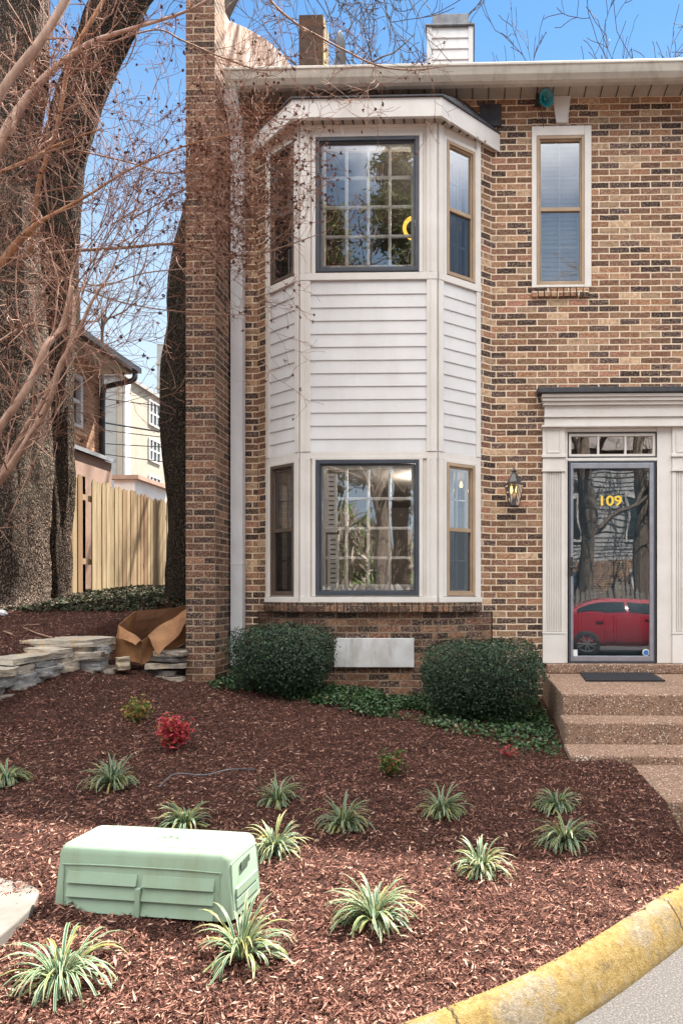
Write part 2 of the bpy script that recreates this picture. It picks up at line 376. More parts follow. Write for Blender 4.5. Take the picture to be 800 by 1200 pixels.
    def build_each(s, name, mat, parent=None, nv=8, **kw):
        V, Fc = s.v, s.f
        for k in range(len(V) // nv):
            fin(name, V[k * nv:(k + 1) * nv], [tuple(i - k * nv for i in f) for f in Fc if k * nv <= f[0] < (k + 1) * nv], mat, parent, **kw)
    def build(s, name, mat, parent=None, bevel=0, smooth=False, recalc=True, rnd=False):
        return fin(name, s.v, s.f, mat, parent, bevel=bevel, smooth=smooth, recalc=recalc, rnd=s.r if rnd else None)

def smoothline(pts, k=5):
    """Catmull-Rom through control values (any dimension)"""
    P = [np.array(p, float) for p in pts]; P = [2 * P[0] - P[1]] + P + [2 * P[-1] - P[-2]]; out = []
    for i in range(1, len(P) - 2):
        for j in range(k):
            t = j / k; a, b, c, d = P[i - 1], P[i], P[i + 1], P[i + 2]
            out.append(.5 * ((2 * b) + (c - a) * t + (2 * a - 5 * b + 4 * c - d) * t * t + (3 * b - a - 3 * c + d) * t ** 3))
    out.append(P[-2]); return out

def leafcloud(name, C, N, L, Wd, mat, parent, rnd=None, fold=.25, spin=None):
    """many small pointed leaves: C centres, N normals, L lengths, Wd widths"""
    C = np.asarray(C, float); n = len(C); N = np.asarray(N, float); N /= np.linalg.norm(N, axis=1, keepdims=True) + 1e-9
    h = rs.normal(size=(n, 3)); 
    if spin is not None: h = np.asarray(spin, float)
    T = h - N * (h * N).sum(1, keepdims=True); T /= np.linalg.norm(T, axis=1, keepdims=True) + 1e-9; B = np.cross(N, T)
    L = np.broadcast_to(L, n)[:, None]; Wd = np.broadcast_to(Wd, n)[:, None]
    v = np.stack([C - T * L * .5, C + B * Wd * .5 + N * Wd * fold, C + T * L * .5, C - B * Wd * .5 + N * Wd * fold], 1)
    f = np.arange(n * 4).reshape(n, 4)
    f = np.concatenate([f[:, [0, 1, 2]], f[:, [0, 2, 3]]])
    if rnd is None: rnd = rs.random(n)
    uv = np.zeros((len(f) * 3, 2))
    return fin(name, v.reshape(-1, 3), f, mat, parent, rnd=np.repeat(rnd, 4), recalc=False, uvs=uv)

# ------------------------------------------------------------------ terrain
CURB = [(-14, -1.2), (-8, -.2), (-4, .62), (-2, 1.27), (-1, 1.70), (-.227, 2.155), (.318, 2.56), (1.0, 3.25), (1.7, 3.85), (2.6, 4.2), (5, 4.25), (14, 4.25)]
cxs, cds = [p[0] for p in CURB], [p[1] for p in CURB]
def curb_d(x): return np.interp(x, cxs, cds)
def sstep(x, a, b): t = np.clip((x - a) / (b - a), 0, 1); return t * t * (3 - 2 * t)
def tz(x, d):
    x = np.asarray(x, float); d = np.asarray(d, float)
    s = .065 - .0125 * np.clip(x, -4, 3) + .03 * np.clip(-x - 2.9, 0, 3) - .012 * np.clip(x, 0, 1.2)
    dd = d - curb_d(x)
    zb = .14 + np.clip(dd - .25, 0, 5.0) * s + .10 * sstep(x, .3, 1.0) * sstep(dd, .05, .7)
    zt = np.interp(d, [0, 2.5, 4.2, 5, 7, 9, 12, 16, 60, 300], [.1, .3, .75, .93, 1.12, 1.36, 1.58, 1.62, 1.9, 2.5])
    wall = -3.74
    k = sstep(-x, -wall, -wall + .28) * sstep(d, 1.5, 5)
    z = zb * (1 - k) + np.maximum(zt, zb) * k
    return z
def gz(x, Y): return float(tz(x, Y + CD))
def UG(px, py):
    """point of the terrain seen at a pixel"""
    a = (px - CX) / F; dx = -sn + a * cs; dy = cs + a * sn; b = (HY - py) / F; t = 1.2
    while t < 30:
        if CE + b * t < gz(dx * t, dy * t - CD): break
        t += .01
    return Vector((dx * t, dy * t - CD, gz(dx * t, dy * t - CD)))
def hn(x, y, s, seed=0.): return noise.noise(Vector((x * s + seed, y * s, seed)))

# base ground sheet to the horizon
m = MB(); m.wbox(-400, 400, -400, 400, -1.2, -.06); tag(m.build('ground', 'soil'), kind='structure')
# mulch bed as a lumpy sheet
def sheet(name, xs, ds, mat, ok, zf):
    vs = []; idx = {}; fs = []
    for i, x in enumerate(xs):
        for j, d in enumerate(ds):
            idx[i, j] = len(vs); vs.append((x, d - CD, zf(x, d)))
    for i in range(len(xs) - 1):
        for j in range(len(ds) - 1):
            if ok((xs[i] + xs[i + 1]) / 2, (ds[j] + ds[j + 1]) / 2): fs.append((idx[i, j], idx[i + 1, j], idx[i + 1, j + 1], idx[i, j + 1]))
    return tag(fin(name, vs, fs, mat, smooth=True), kind='structure')
def walk(x, d): return 1.15 < x < 3.2 and d < 5.1
def zmul(x, d): return float(tz(x, d)) + .024 * hn(x, d, 4) + .018 * hn(x, d, 13, 3) + .008 * hn(x, d, 33, 8)
sheet('mulch_bed', np.arange(-6.2, 4.5, .05), np.arange(.6, 7.35, .05), 'mulch_base', lambda x, d: d > curb_d(x) - .02 and not walk(x, d), zmul)
sheet('upper_mulch_bed', np.arange(-7.5, -2.74, .08), np.arange(7.3, 9.4, .08), 'mulch_base', lambda x, d: True, zmul)
sheet('back_lawn', np.arange(-60, -2.7, .6), np.concatenate([np.arange(7.28, 16, .25), np.arange(16, 120, 4)]), 'soil', lambda x, d: True, lambda x, d: float(tz(x, d)) + .02 * hn(x, d, 3) - (.06 if d < 9.4 and x > -7.5 else 0))
sheet('side_ground', np.arange(-40, -6.1, .6), np.arange(-2.2, 7.5, .3), 'soil', lambda x, d: d > curb_d(x) + .1, lambda x, d: float(tz(x, d)))
# road
m = MB(); m.quad((-60, -60, 0), (60, -60, 0), (60, 4.3 - CD, 0), (-60, 4.3 - CD, 0)); tag(m.build('road', 'asphalt'), kind='structure')
# curb: swept section with joints every 1.2 m
cp = smoothline(CURB, 8)
def off(i, w):
    a = cp[max(i - 1, 0)]; b = cp[min(i + 1, len(cp) - 1)]; t = (b - a) / np.linalg.norm(b - a); n = np.array([t[1], -t[0]]); return cp[i] + n * w
m = MB(); prof = [(0, -.1), (0, .140), (.007, .149), (.035, .151), (.055, .147), (.075, .136), (.10, .104), (.122, .062), (.138, .024), (.146, .003), (.148, -.1)]
ks = [k for k in range(len(cp))]
k = len(prof); vs = []
for i in ks:
    for (w, z) in prof:
        q = off(i, w); vs.append((q[0], q[1] - CD, z + .004 * hn(q[0], q[1], 4)))
m.add(vs, [(i * k + j, i * k + j + 1, (i + 1) * k + j + 1, (i + 1) * k + j) for i in range(len(ks) - 1) for j in range(k - 1)])
curb = tag(m.build('curb', 'curb_paint', smooth=True), kind='structure')
m = MB()
cpx = [q[0] for q in cp]
for xq in (-.05, .80):
    i = min(range(len(cp)), key=lambda k: abs(cpx[k] - xq)); tv = (cp[i + 1] - cp[i - 1]); tv = tv / np.linalg.norm(tv); prev = None
    for k, (w_, z_) in enumerate([(a_ + (b_ - a_) * f_, c_ + (d_ - c_) * f_) for (a_, c_), (b_, d_) in zip(prof[1:-2], prof[2:-1]) for f_ in (0, .5)]):
        c_ = off(i, w_) + tv * random.uniform(-.006, .006); q0 = c_ - tv * .0025; q1 = c_ + tv * .0025; cur = (Vector((q0[0], q0[1] - CD, z_ + .004)), Vector((q1[0], q1[1] - CD, z_ + .004)))
        if prev: m.quad(prev[0], cur[0], cur[1], prev[1])
        prev = cur
tag(m.build('curb_joint', 'soil', recalc=False), kind='structure')

# mulch chips (real shards lying on the bed)
n = 470000
d = rs.uniform(0, 1, n) ** 1.6 * 7.5 + 1.75; x = rs.uniform(-.74, .42, n) * (d + .3) + .05
keep = (d > curb_d(x) - .03) & ~((x > 1.14) & (d < 4.97)) & ((d < 7.25) | (x < -2.8)) & (x > -7) & ~((x > .72) & (d > 4.9)) & ~((x > -1.0 - 1.235 + 0) & (d > 6.75)) & (d < 9.3)
x = x[keep]; d = d[keep]; n = len(x)
X0, D0 = np.arange(-6.2, 4.5, .05), np.arange(.6, 7.35, .05)
z = tz(x, d); hgt = np.array([.024 * hn(a, b, 4) + .018 * hn(a, b, 13, 3) + .008 * hn(a, b, 33, 8) for a, b in zip(x, d)]); z = z + hgt + rs.uniform(-.003, .010, n)
th = rs.uniform(0, 2 * np.pi, n); pt = rs.normal(0, .42, n); ro = rs.normal(0, .7, n)
L = rs.gamma(2.6, .0062, n).clip(.005, .06); W = L * rs.uniform(.10, .32, n); W = W.clip(.002, .009)
T = np.stack([np.cos(th) * np.cos(pt), np.sin(th) * np.cos(pt), np.sin(pt)], 1)
H = np.stack([-np.sin(th), np.cos(th), 0 * th], 1); Nn = np.cross(T, H); B = H * np.cos(ro)[:, None] + Nn * np.sin(ro)[:, None]
C = np.stack([x, d - CD, z], 1); N2 = np.cross(T, B)
v = np.stack([C - T * L[:, None] / 2, C + B * W[:, None] / 2 + N2 * W[:, None] * .3, C + T * L[:, None] / 2, C - B * W[:, None] / 2 + N2 * W[:, None] * .1], 1)
f = np.arange(n * 4).reshape(n, 4)
rr = np.clip(rs.normal(.42, .25, n), 0, .95); light = rs.random(n) > .992; rr[light] = .99
o = fin('mulch_chips', v.reshape(-1, 3), f, 'mulch_chip', rnd=np.repeat(rr, 4), recalc=False, uvs=np.zeros((n * 4, 2)))
tag(o, kind='stuff', label='shredded red brown bark mulch covering the planting bed', cat='mulch')
# debris on the road edge
# ------------------------------------------------------------------ walkway and steps
m = MB(); m.wbox(1.16, 3.2, 4.1 - CD, 4.96 - CD, -.05, .27); tag(m.build('walkway', 'aggregate', bevel=.01), kind='structure')
st = thing('entry_steps', 'brown pebble aggregate concrete steps leading up to the front door', 'steps', (1.8, -1.5, .27))
zs, zl, z1, z2 = .768, .67, .50, .335
m = MB(); m.wbox(.76, 3.1, -1.53, .0, -.1, zl); m.build('landing', 'aggregate', st, bevel=.012)
m = MB(); m.wbox(.735, 3.1, -1.86, -1.533, -.1, z1); m.build('tread', 'aggregate', st, bevel=.012)
m = MB(); m.wbox(.72, 3.1, -2.25, -1.863, -.1, z2); m.build('tread', 'aggregate', st, bevel=.012)
m = MB(); m.wbox(.79, 3.1, -.10, .10, zl + .002, zs); m.build('door_step', 'aggregate', st, bevel=.012)
# door mat
a, b, c_, d_ = [(678, 787), (760, 787), (779, 797.5), (686, 797.5)], 0, 0, 0
def onz(px, py, z):
    q = (px - CX) / F; dx = -sn + q * cs; dy = cs + q * sn; tt = (z - CE) / ((HY - py) / F); return (dx * tt, dy * tt - CD)
m = MB(); m.prism([onz(*p, zl + .012) for p in a], zl + .003, zl + .016)
P4 = [Vector((*onz(*p, zl + .012), zl + .016)) for p in a]
tag(m.build('doormat', 'rubber', bevel=.003), 'black rubber doormat lying on the top landing before the door', 'doormat')

# ------------------------------------------------------------------ townhouse
TH = thing('townhouse', 'two storey tan brick end townhouse with white bay window and numbered front door', 'house', (0, 0, .3))
XL, XR = -2.5, 8.0
EAVE = 6.66
# openings of the main wall (px)
def ho(x0, x1, y0, y1): return (fx(x0), fx(x1), fz(y1), fz(y0))
hw = ho(628, 684, 162, 336); hd = ho(663, 769, 506, 777)
hbay = (-1.0 - 1.235, -1.0 + 1.235, 1.42, 6.5)
m = MB(); m.holed(XL, XR, -.1, EAVE + .15, [hw, (hd[0], hd[1], hd[2] - .02, hd[3]), (hbay[0], hbay[1], -.1, 6.5)], depth=.25)
m.build('brick_wall', 'brick_main', TH)
# rest of the shell
m = MB(); m.quad((XR, .02, -.1), (XR, 9.0, -.1), (XR, 9.0, 6.7), (XR, .02, 6.7)); m.quad((XL, 9, -.1), (XR, 9, -.1), (XR, 9, 6.7), (XL, 9, 6.7)); m.build('rear_wall', 'brick_main', TH)
# end wall with the projecting pier and the parapet over the roof
m = MB(); m.wbox(-2.79, -2.503, -.50, 9.0, .2, 6.9); m.build('end_wall', 'brick_wing_shaded', TH)
m = MB(); m.wbox(-2.79, -2.503, -.50, -.24, 6.903, 8.1); m.build('pier_top', 'brick_wing_shaded', TH)
# pale stained face of the parapet: side profile seen from the right
pf = [(-.237, 6.903), (-.237, 7.75)] + [(UX(a, b, -2.505).y, UX(a, b, -2.505).z) for a, b in ((264, 14), (269, 24), (290, 33), (312, 46), (330, 62), (346, 84))] + [(3.6, 8.9), (3.6, 6.903)]
m = MB(); m.extr([(-2.79, y, z) for y, z in pf], (.285, 0, 0)); m.build('parapet', 'parapet', TH, bevel=.01)
# roof
m = MB(); rp = [(-.12, 6.80), (4.5, 9.25), (9.1, 6.80), (9.1, 6.70), (4.5, 9.10), (-.12, 6.70)]
m.extr([(-2.50, y, z) for y, z in rp], (10.6, 0, 0)); m.build('roof', 'roofing', TH)
# soffit with beads, gutter with rolled lip, fascia
m = MB(); m.wbox(-2.49, 8.0, -.245, -.002, 6.665, 6.70)
xx = -2.4
sof = m.build('soffit', 'soffit', TH)
m = MB(); xx = -2.45
while xx < 3.5: m.wbox(xx, xx + .008, -.24, -.005, 6.658, 6.6645); xx += .165
m.build_each('bead', 'slate', sof)
m = MB(); gp = [(-.25, 6.60), (-.25, 6.755), (-.375, 6.765), (-.383, 6.755), (-.383, 6.735), (-.372, 6.725), (-.355, 6.66), (-.325, 6.615), (-.30, 6.60)]
xs0 = fx(264, -.38) - .02
m.extr([(xs0, y, z) for y, z in gp], (10.8, 0, 0)); m.build('gutter', 'gutter_metal', TH, bevel=.002)
# downspout
m = MB(); xa, xb = fx(272, -.07), fx(286, -.07)
m.wbox(xa, xb, -.12, -.025, .75, 6.25)
m.extr([(xa, -.12, 6.25), (xa, -.025, 6.25), (xa, -.26, 6.56), (xa, -.355, 6.56)], (xb - xa, 0, 0))
for z in (1.80, 3.7, 4.35): m.wbox(xa - .006, xb + .006, -.124, -.02, z, z + .012)
m.wbox(xa + .035, xa + .042, -.1245, -.1195, .78, 6.2)
m.build('downspout', 'downspout', TH, bevel=.004)

# --- bay geometry
BP = .42; cxB = -1.0; hf, hwl = .68, 1.235
A_ = Vector((cxB - hwl, 0, 0)); B_ = Vector((cxB - hf, -BP, 0)); C_ = Vector((cxB + hf, -BP, 0)); D_ = Vector((cxB + hwl, 0, 0))
def face(P, Q):
    u = (Q - P).normalized(); n = Vector((u.y, -u.x, 0)); return P, u, n, (Q - P).length
FACES = [face(A_, B_), face(B_, C_), face(C_, D_)]
zb = lambda y: fz(y, -BP, 430)
Zt, Zl1, Zl0, Zs1, Zs0, Zb0, Zw0 = zb(137), zb(321), zb(329), zb(333), zb(530), zb(538), zb(700)
bs = .165    # brick strip at each end
bay = MB(); bay2 = MB()
wins = {}
for i, (O, u, n, L) in enumerate(FACES):
    a0, a1 = (0, L) if i == 1 else ((bs, L) if i == 0 else (0, L - bs))
    if i == 1:
        pxw = (370, 491); off_ = cxB - hf
        h0, h1 = fx(370, -BP) - off_, fx(491, -BP) - off_
        up = (h0, h1, zb(319), zb(161)); lo = (h0, h1, zb(698), zb(539))
    else:
        w_ = a1 - a0; mrg = .095; h0, h1 = a0 + mrg - (.02 if i == 0 else -.005), a1 - mrg + .02
        up = (h0, h1, zb(319) - .005, zb(161) + .0); lo = (h0, h1, zb(698), zb(541))
    wins[i] = (up, lo); bay.frame(O, u, n)
    bay.holed(a0, a1, Zl1, Zt, [up], depth=.10)
    bay2.frame(O, u, n); bay2.holed(a0, a1, Zw0, Zb0, [lo], depth=.10)
BAY = bay.build('bay_window', 'trim', TH); bay2.build('lower_bay_wall', 'trim', TH)
# trims of the bay
m = MB()
for i, (O, u, n, L) in enumerate(FACES):
    a0, a1 = (0, L) if i == 1 else ((bs, L) if i == 0 else (0, L - bs)); m.frame(O, u, n); e = .004
    for c0, c1, th in ((Zl0, Zl1, .028), (Zb0 - .0, Zs0, .018), (zb(706), Zw0, .04)):
        m.box(a0 - (.0 if i == 0 else -e), a1, .0, th, c0, c1)
    # corner boards
    w = .105
    for c0, c1 in ((Zl1 + .002, Zt), (Zs0 + .002, Zl0 - .002), (Zw0 + .002, Zb0 - .002)):
        m.box(a0 + e, a0 + (w if i == 1 else .062), .002, .024, c0, c1); m.box(a1 - (w if i == 1 else .062), a1 - e, .002, .024, c0, c1)
        if i == 1:
            for q in (.06,): m.box(a0 + q, a0 + q + .012, .0245, .032, c0, c1); m.box(a1 - q - .012, a1 - q, .0245, .032, c0, c1)
    m.box(a0 + w, a1 - w, .002, .012, Zt - .11, Zt - .002) if i == 1 else None
    up, lo = wins[i]
    for h in (up, lo):           # casing round each window
        k = .035
        m.box(h[0] - k, h[0], .002, .02, h[2] - .01, h[3] + k); m.box(h[1], h[1] + k, .002, .02, h[2] - .01, h[3] + k); m.box(h[0], h[1], .002, .02, h[3], h[3] + k)
m.build('bay_trim', 'trim', BAY, bevel=.003)
# lap siding
m = MB()
for i, (O, u, n, L) in enumerate(FACES):
    a0, a1 = (.104, L - .104) if i == 1 else ((bs + .05, L - .05) if i == 0 else (.05, L - bs - .05)); m.frame(O, u, n)
    nrow = 13; hh = (Zs1 + .025 - Zs0) / nrow
    for r_ in range(nrow):
        c0 = Zs0 + .002 + r_ * hh; c1 = c0 + hh
        vs = [m.P(a, b, c) for a in (a0, a1) for b, c in ((0, c0), (.013, c0), (.0125, c0 + .012), (.003, c1), (0, c1))]
        m.add(vs, [(0, 1, 2, 3, 4), (9, 8, 7, 6, 5), (0, 5, 6, 1), (1, 6, 7, 2), (2, 7, 8, 3), (3, 8, 9, 4)])
    # plain backing
    m.quad(m.P(0 if i else bs, -.002, Zb0), m.P(L if i < 2 else L - bs, -.002, Zb0), m.P(L if i < 2 else L - bs, -.002, Zl1), m.P(0 if i else bs, -.002, Zl1))
m.build('siding', 'siding', BAY)
# brick: angled strips and base below the bay
m = MB()
O, u, n, L = FACES[0]; m.frame(O, u, n); m.box(0, bs, -.05, .0, 1.31, 6.3)
O, u, n, L = FACES[2]; m.frame(O, u, n); m.box(L - bs, L, -.05, .0, 1.31, 6.3)
m.build('brick_return', 'brick_main', TH)
m = MB()
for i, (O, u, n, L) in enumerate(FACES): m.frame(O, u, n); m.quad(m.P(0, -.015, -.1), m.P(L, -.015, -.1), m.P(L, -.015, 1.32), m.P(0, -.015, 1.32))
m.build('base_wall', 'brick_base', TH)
m = MB()   # rowlock sill of bricks on edge
mort = MB()
for i, (O, u, n, L) in enumerate(FACES):
    m.frame(O, u, n); mort.frame(O, u, n); a = -.02 if i else 0; end = L + (.02 if i == 1 else 0)
    mort.box(bs if i == 0 else 0, L - bs if i == 2 else L, -.06, .03, 1.318, 1.404)
    if i == 0: a = bs + .0
    if i == 2: end = L - bs
    while a < end - .03:
        w = .055; m.box(a, min(a + w, end), -.03, .045 + random.uniform(-.003, .004), 1.312 + random.uniform(-.003, .003), 1.408 + random.uniform(-.003, .002)); a += .067
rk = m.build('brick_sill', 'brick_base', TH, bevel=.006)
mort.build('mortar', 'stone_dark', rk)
m = MB(); m.wbox(fx(392, -BP), fx(485, -BP), -BP - .03, -BP + .03, fz(782, -BP), fz(748, -BP)); m.build('vent_panel', 'vent_panel', TH, bevel=.004)
# bay cornice and hip roof
def ring(o): # offset plan of the bay
    k = math.tan(math.atan2(BP, hwl - hf) / 2)
    return [(cxB - hwl - o * .55, -.0), (cxB - hf - o * k, -BP - o), (cxB + hf + o * k, -BP - o), (cxB + hwl + o * .55, -.0)]
Zf0, Zf1 = fz(135, -.56), fz(113, -.56)
outer = ring(.14); inner = ring(.105)
m = MB()
for i in range(3):
    (x0, y0), (x1, y1) = outer[i], outer[i + 1]; (x2, y2), (x3, y3) = inner[i], inner[i + 1]
    m.extr([(x0, y0, Zf0), (x1, y1, Zf0), (x3, y3, Zf0), (x2, y2, Zf0)], (0, 0, Zf1 - Zf0))
m.build('cornice', 'trim_white', BAY)
m = MB(); q = ring(.106); m.prism(q, Zf0 + .015, Zf0 + .02); so = m.build('bay_soffit', 'soffit', BAY)
m = MB(); O, u, n, L = FACES[1]; a = -.1
for i, (O, u, n, L) in enumerate(FACES):
    m.frame(O, u, n); a = .03 if i else .16
    while a < L - (.02 if i < 2 else .16): m.box(a, a + .014, .03, .085, Zf0 + .004, Zf0 + .014); a += .10
m.build_each('soffit_bead', 'slate', BAY)
m = MB(); q = ring(.16); top = [(cxB - .95, -.005, 6.64), (cxB - .62, -.11, 6.64), (cxB + .62, -.11, 6.64), (cxB + .95, -.005, 6.64)]
e4 = [(x, y, Zf1 + .002) for x, y in q]; e5 = [(x, y, Zf1 + .016) for x, y in q]
m.add(e4 + e5 + top, [(0, 1, 5, 4), (1, 2, 6, 5), (2, 3, 7, 6), (4, 5, 9, 8), (5, 6, 10, 9), (6, 7, 11, 10), (3, 2, 1, 0)])
m.build('bay_roof', 'slate', BAY)
m = MB(); m.wbox(fx(562), fx(587), -.035, -.002, fz(150), fz(125)); m.build('flashing', 'slate', TH)

# --- windows
def window(parent, O, u, n, h, style, name='window'):
    """h = a0,a1,c0,c1 in the frame O,u,n. Returns the window part with sub-parts."""
    a0, a1, c0, c1 = h
    if style == 'picture':
        m = MB(O, u, n); m.frame4(a0 + .002, a1 - .002, c0 + .002, c1 - .002, .038, -.03, .022); m.frame4(a0 + .042, a1 - .042, c0 + .042, c1 - .042, .012, -.03, .006)
        W = m.build(name, 'blue_frame', parent, bevel=.003)
        A0, A1, C0, C1 = a0 + .056, a1 - .056, c0 + .056, c1 - .056
        m = MB(O, u, n); m.frame4(A0 - .002, A1 + .002, C0 - .002, C1 + .002, .030, -.075, -.030)
        a, c = A0 + .026, C0 + .026; w, hh = (A1 - A0 - .052), (C1 - C0 - .052)
        for k in (1, 2, 3): m.box(a + w * k / 4 - .013, a + w * k / 4 + .013, -.060, -.035, c, c + hh)
        for k in (1, 2, 3): m.box(a, a + w, -.0585, -.0365, c + hh * k / 4 - .013, c + hh * k / 4 + .013)
        m.box(A0, A1, -.078, -.028, C0 - .003, C0 + .055) if c0 < 3 else None
        m.build('grid', 'muntin', W)
        m = MB(O, u, n); m.quad(m.P(A0 - .01, -.02, C0 - .01), m.P(A1 + .01, -.02, C0 - .01), m.P(A1 + .01, -.02, C1 + .01), m.P(A0 - .01, -.02, C1 + .01)); m.build('pane', 'glass', W, recalc=False)
        m = MB(O, u, n); m.box(a0 + .07, a0 + .14, .007, .012, c0 + .044, c0 + .055); m.box(a1 - .14, a1 - .07, .007, .012, c0 + .044, c0 + .055); m.build_each('latch', 'black_metal', W)
    else:
        fm = {'tan': 'tan_frame', 'brown': 'brown_frame'}[style.split('_')[0]]
        m = MB(O, u, n); m.frame4(a0 + .002, a1 - .002, c0 + .002, c1 - .002, .03, -.03, .022); m.frame4(a0 + .034, a1 - .034, c0 + .034, c1 - .034, .012, -.03, .006)
        W = m.build(name, fm, parent, bevel=.003)
        A0, A1, C0, C1 = a0 + .046, a1 - .046, c0 + .046, c1 - .046; mid = (C0 + C1) / 2 + (.02 if 'small' in style else 0)
        m = MB(O, u, n); m.box(A0, A1, -.022, .004, mid - .018, mid + .018)
        m.build('meeting_rail', fm, W)
        m = MB(O, u, n); m.frame4(A0 - .002, A1 + .002, C0, C1, .018, -.085, -.05); m.box(A0, A1, -.08, -.048, mid - .016, mid + .02)
        am = (A0 + A1) / 2; m.box(am - .007, am + .007, -.075, -.055, C0 + .018, C1 - .018)
        q1, q2 = (C0 + mid) / 2, (mid + C1) / 2
        for q in (q1, q2): m.box(A0 + .016, A1 - .016, -.0735, -.0565, q - .007, q + .007)
        m.build('sash', 'trim_white' if 'dark' not in style else 'silver', W)
        for z0, z1, g in ((C0, mid - .018, 'glass_screen' if 'small' not in style else 'glass'), (mid + .018, C1, 'glass')):
            m = MB(O, u, n); m.quad(m.P(A0, -.018, z0), m.P(A1, -.018, z0), m.P(A1, -.018, z1), m.P(A0, -.018, z1)); m.build('pane', g, W, recalc=False)
    return W
for i, st_ in ((0, 'brown_dark'), (1, 'picture'), (2, 'tan')):
    O, u, n, L = FACES[i]; up, lo = wins[i]
    window(TH, O, u, n, up, st_); window(TH, O, u, n, lo, st_)
# small upper window in a pale surround
window(TH, (0, 0, 0), (1, 0, 0), (0, -1, 0), hw, 'tan_small')
m = MB(); X0_, X1_, Z0_, Z1_ = fx(622.5), fx(692), fz(339), fz(151)
m.box(X0_, hw[0], -.03, .025, Z0_, Z1_); m.box(hw[1], X1_, -.03, .025, Z0_, Z1_); m.box(hw[0], hw[1], -.03, .025, hw[3], Z1_); m.box(hw[0], hw[1], -.03, .028, Z0_, hw[2])
m.build('window_surround', 'trim', TH, bevel=.004)
m = MB(); a = X0_
while a < X1_ - .02: m.box(a, a + .057, -.03, .035 + random.uniform(-.003, .003), fz(350), fz(340)); a += .0665
m.build('window_sill', 'brick_main', TH, bevel=.005)
m = MB(); a = X0_ - .0
while a < X1_ - .02:
    if not (fx(643) < a + .03 < fx(671)): m.box(a, a + .057, -.02, .006, fz(148), fz(119))
    a += .0675
m.build_each('soldier_brick', 'brick_main', TH, bevel=.004)
m = MB(); m.extr([(fx(651), -.002, fz(148)), (fx(664), -.002, fz(148)), (fx(668), -.002, fz(117)), (fx(646), -.002, fz(117))], (0, -.035, 0)); m.build('keystone', 'trim_white', TH, bevel=.004)

# --- door surround, transom, storm door
m = MB()
xr = lambda p: fx(p)
def bx(p0, p1, q0, q1, b0, b1): m.box(fx(p0), fx(p1), b0, b1, fz(q1), fz(q0))
bx(633, 834, 466.5, 470, .0, .14); bx(634, 833, 470.3, 474, .0, .12); bx(635, 832, 474.3, 478, 0, .095); bx(637, 830, 478.3, 489, .0, .06)
bx(636, 831, 489.3, 491.5, .0, .075); bx(637, 830, 491.8, 500, .0, .055); bx(633.5, 833.5, 500.3, 502.8, .0, .075)
for L_, R_ in ((635, 661), (786, 829)):
    bx(L_, R_, 503, 534, 0, .035); bx(L_ + 4, L_ + 21, 505, 506.3, .036, .043); bx(L_ + 4, L_ + 21, 530.5, 532, .036, .043); bx(L_ + 4, L_ + 5.3, 506.5, 530.3, .036, .043); bx(L_ + 19.7, L_ + 21, 506.5, 530.3, .036, .043)
    bx(L_ - 1.5, R_ + 1.0, 534.2, 537.5, 0, .055); bx(L_, R_, 537.8, 551, 0, .038); bx(L_ - 1, R_ + .6, 551.3, 554, 0, .05)
    bx(L_, L_ + 4.5, 554.2, 740, 0, .034); bx(L_ + 21.5, R_, 554.2, 740, 0, .034); bx(L_ + 4.6, L_ + 21.4, 554.2, 740, 0, .018)
    for k in range(6): bx(L_ + 5.2 + k * 2.8, L_ + 6.7 + k * 2.8, 555, 739, .019, .031)
    bx(L_ - .5, R_ + .3, 740.3, 742.5, 0, .045); bx(L_, R_, 742.8, 776.5, 0, .04)
# jamb and transom bar
m.box(hd[1], fx(786), -.10, .012, fz(776.5), fz(503)); m.box(fx(661), hd[0] + .012, -.10, .008, fz(776.5), fz(503)); m.box(hd[0], hd[1], -.10, .004, fz(507), fz(503)); m.box(hd[0] + .012, hd[1], -.10, .010, fz(541), fz(537.5))
m.build('door_surround', 'trim', TH, bevel=.003)
m = MB(); m.extr([(fx(628), -.17, fz(466)), (fx(628), -.17, fz(460)), (fx(628), -.002, fz(457)), (fx(628), -.002, fz(466))], (fx(840) - fx(628), 0, 0)); m.build('header_flashing', 'slate', TH, bevel=.006)
# transom
a0, a1, c0, c1 = hd[0] + .014, hd[1] - .002, fz(537), fz(507.5)
m = MB(); m.frame4(a0, a1, c0, c1, .012, -.05, .004); TR = m.build('transom_window', 'black_metal', TH)
m = MB(); m.frame4(a0 + .012, a1 - .012, c0 + .012, c1 - .012, .026, -.05, -.006)
for k in (1, 2): q = a0 + .038 + (a1 - a0 - .076) * k / 3; m.box(q - .01, q + .01, -.045, -.009, c0 + .038, c1 - .038)
m.build('frame', 'trim', TR)
m = MB(); m.quad(m.P(a0 + .03, -.03, c0 + .03), m.P(a1 - .03, -.03, c0 + .03), m.P(a1 - .03, -.03, c1 - .03), m.P(a0 + .03, -.03, c1 - .03)); m.build('pane', 'glass', TR, recalc=False)
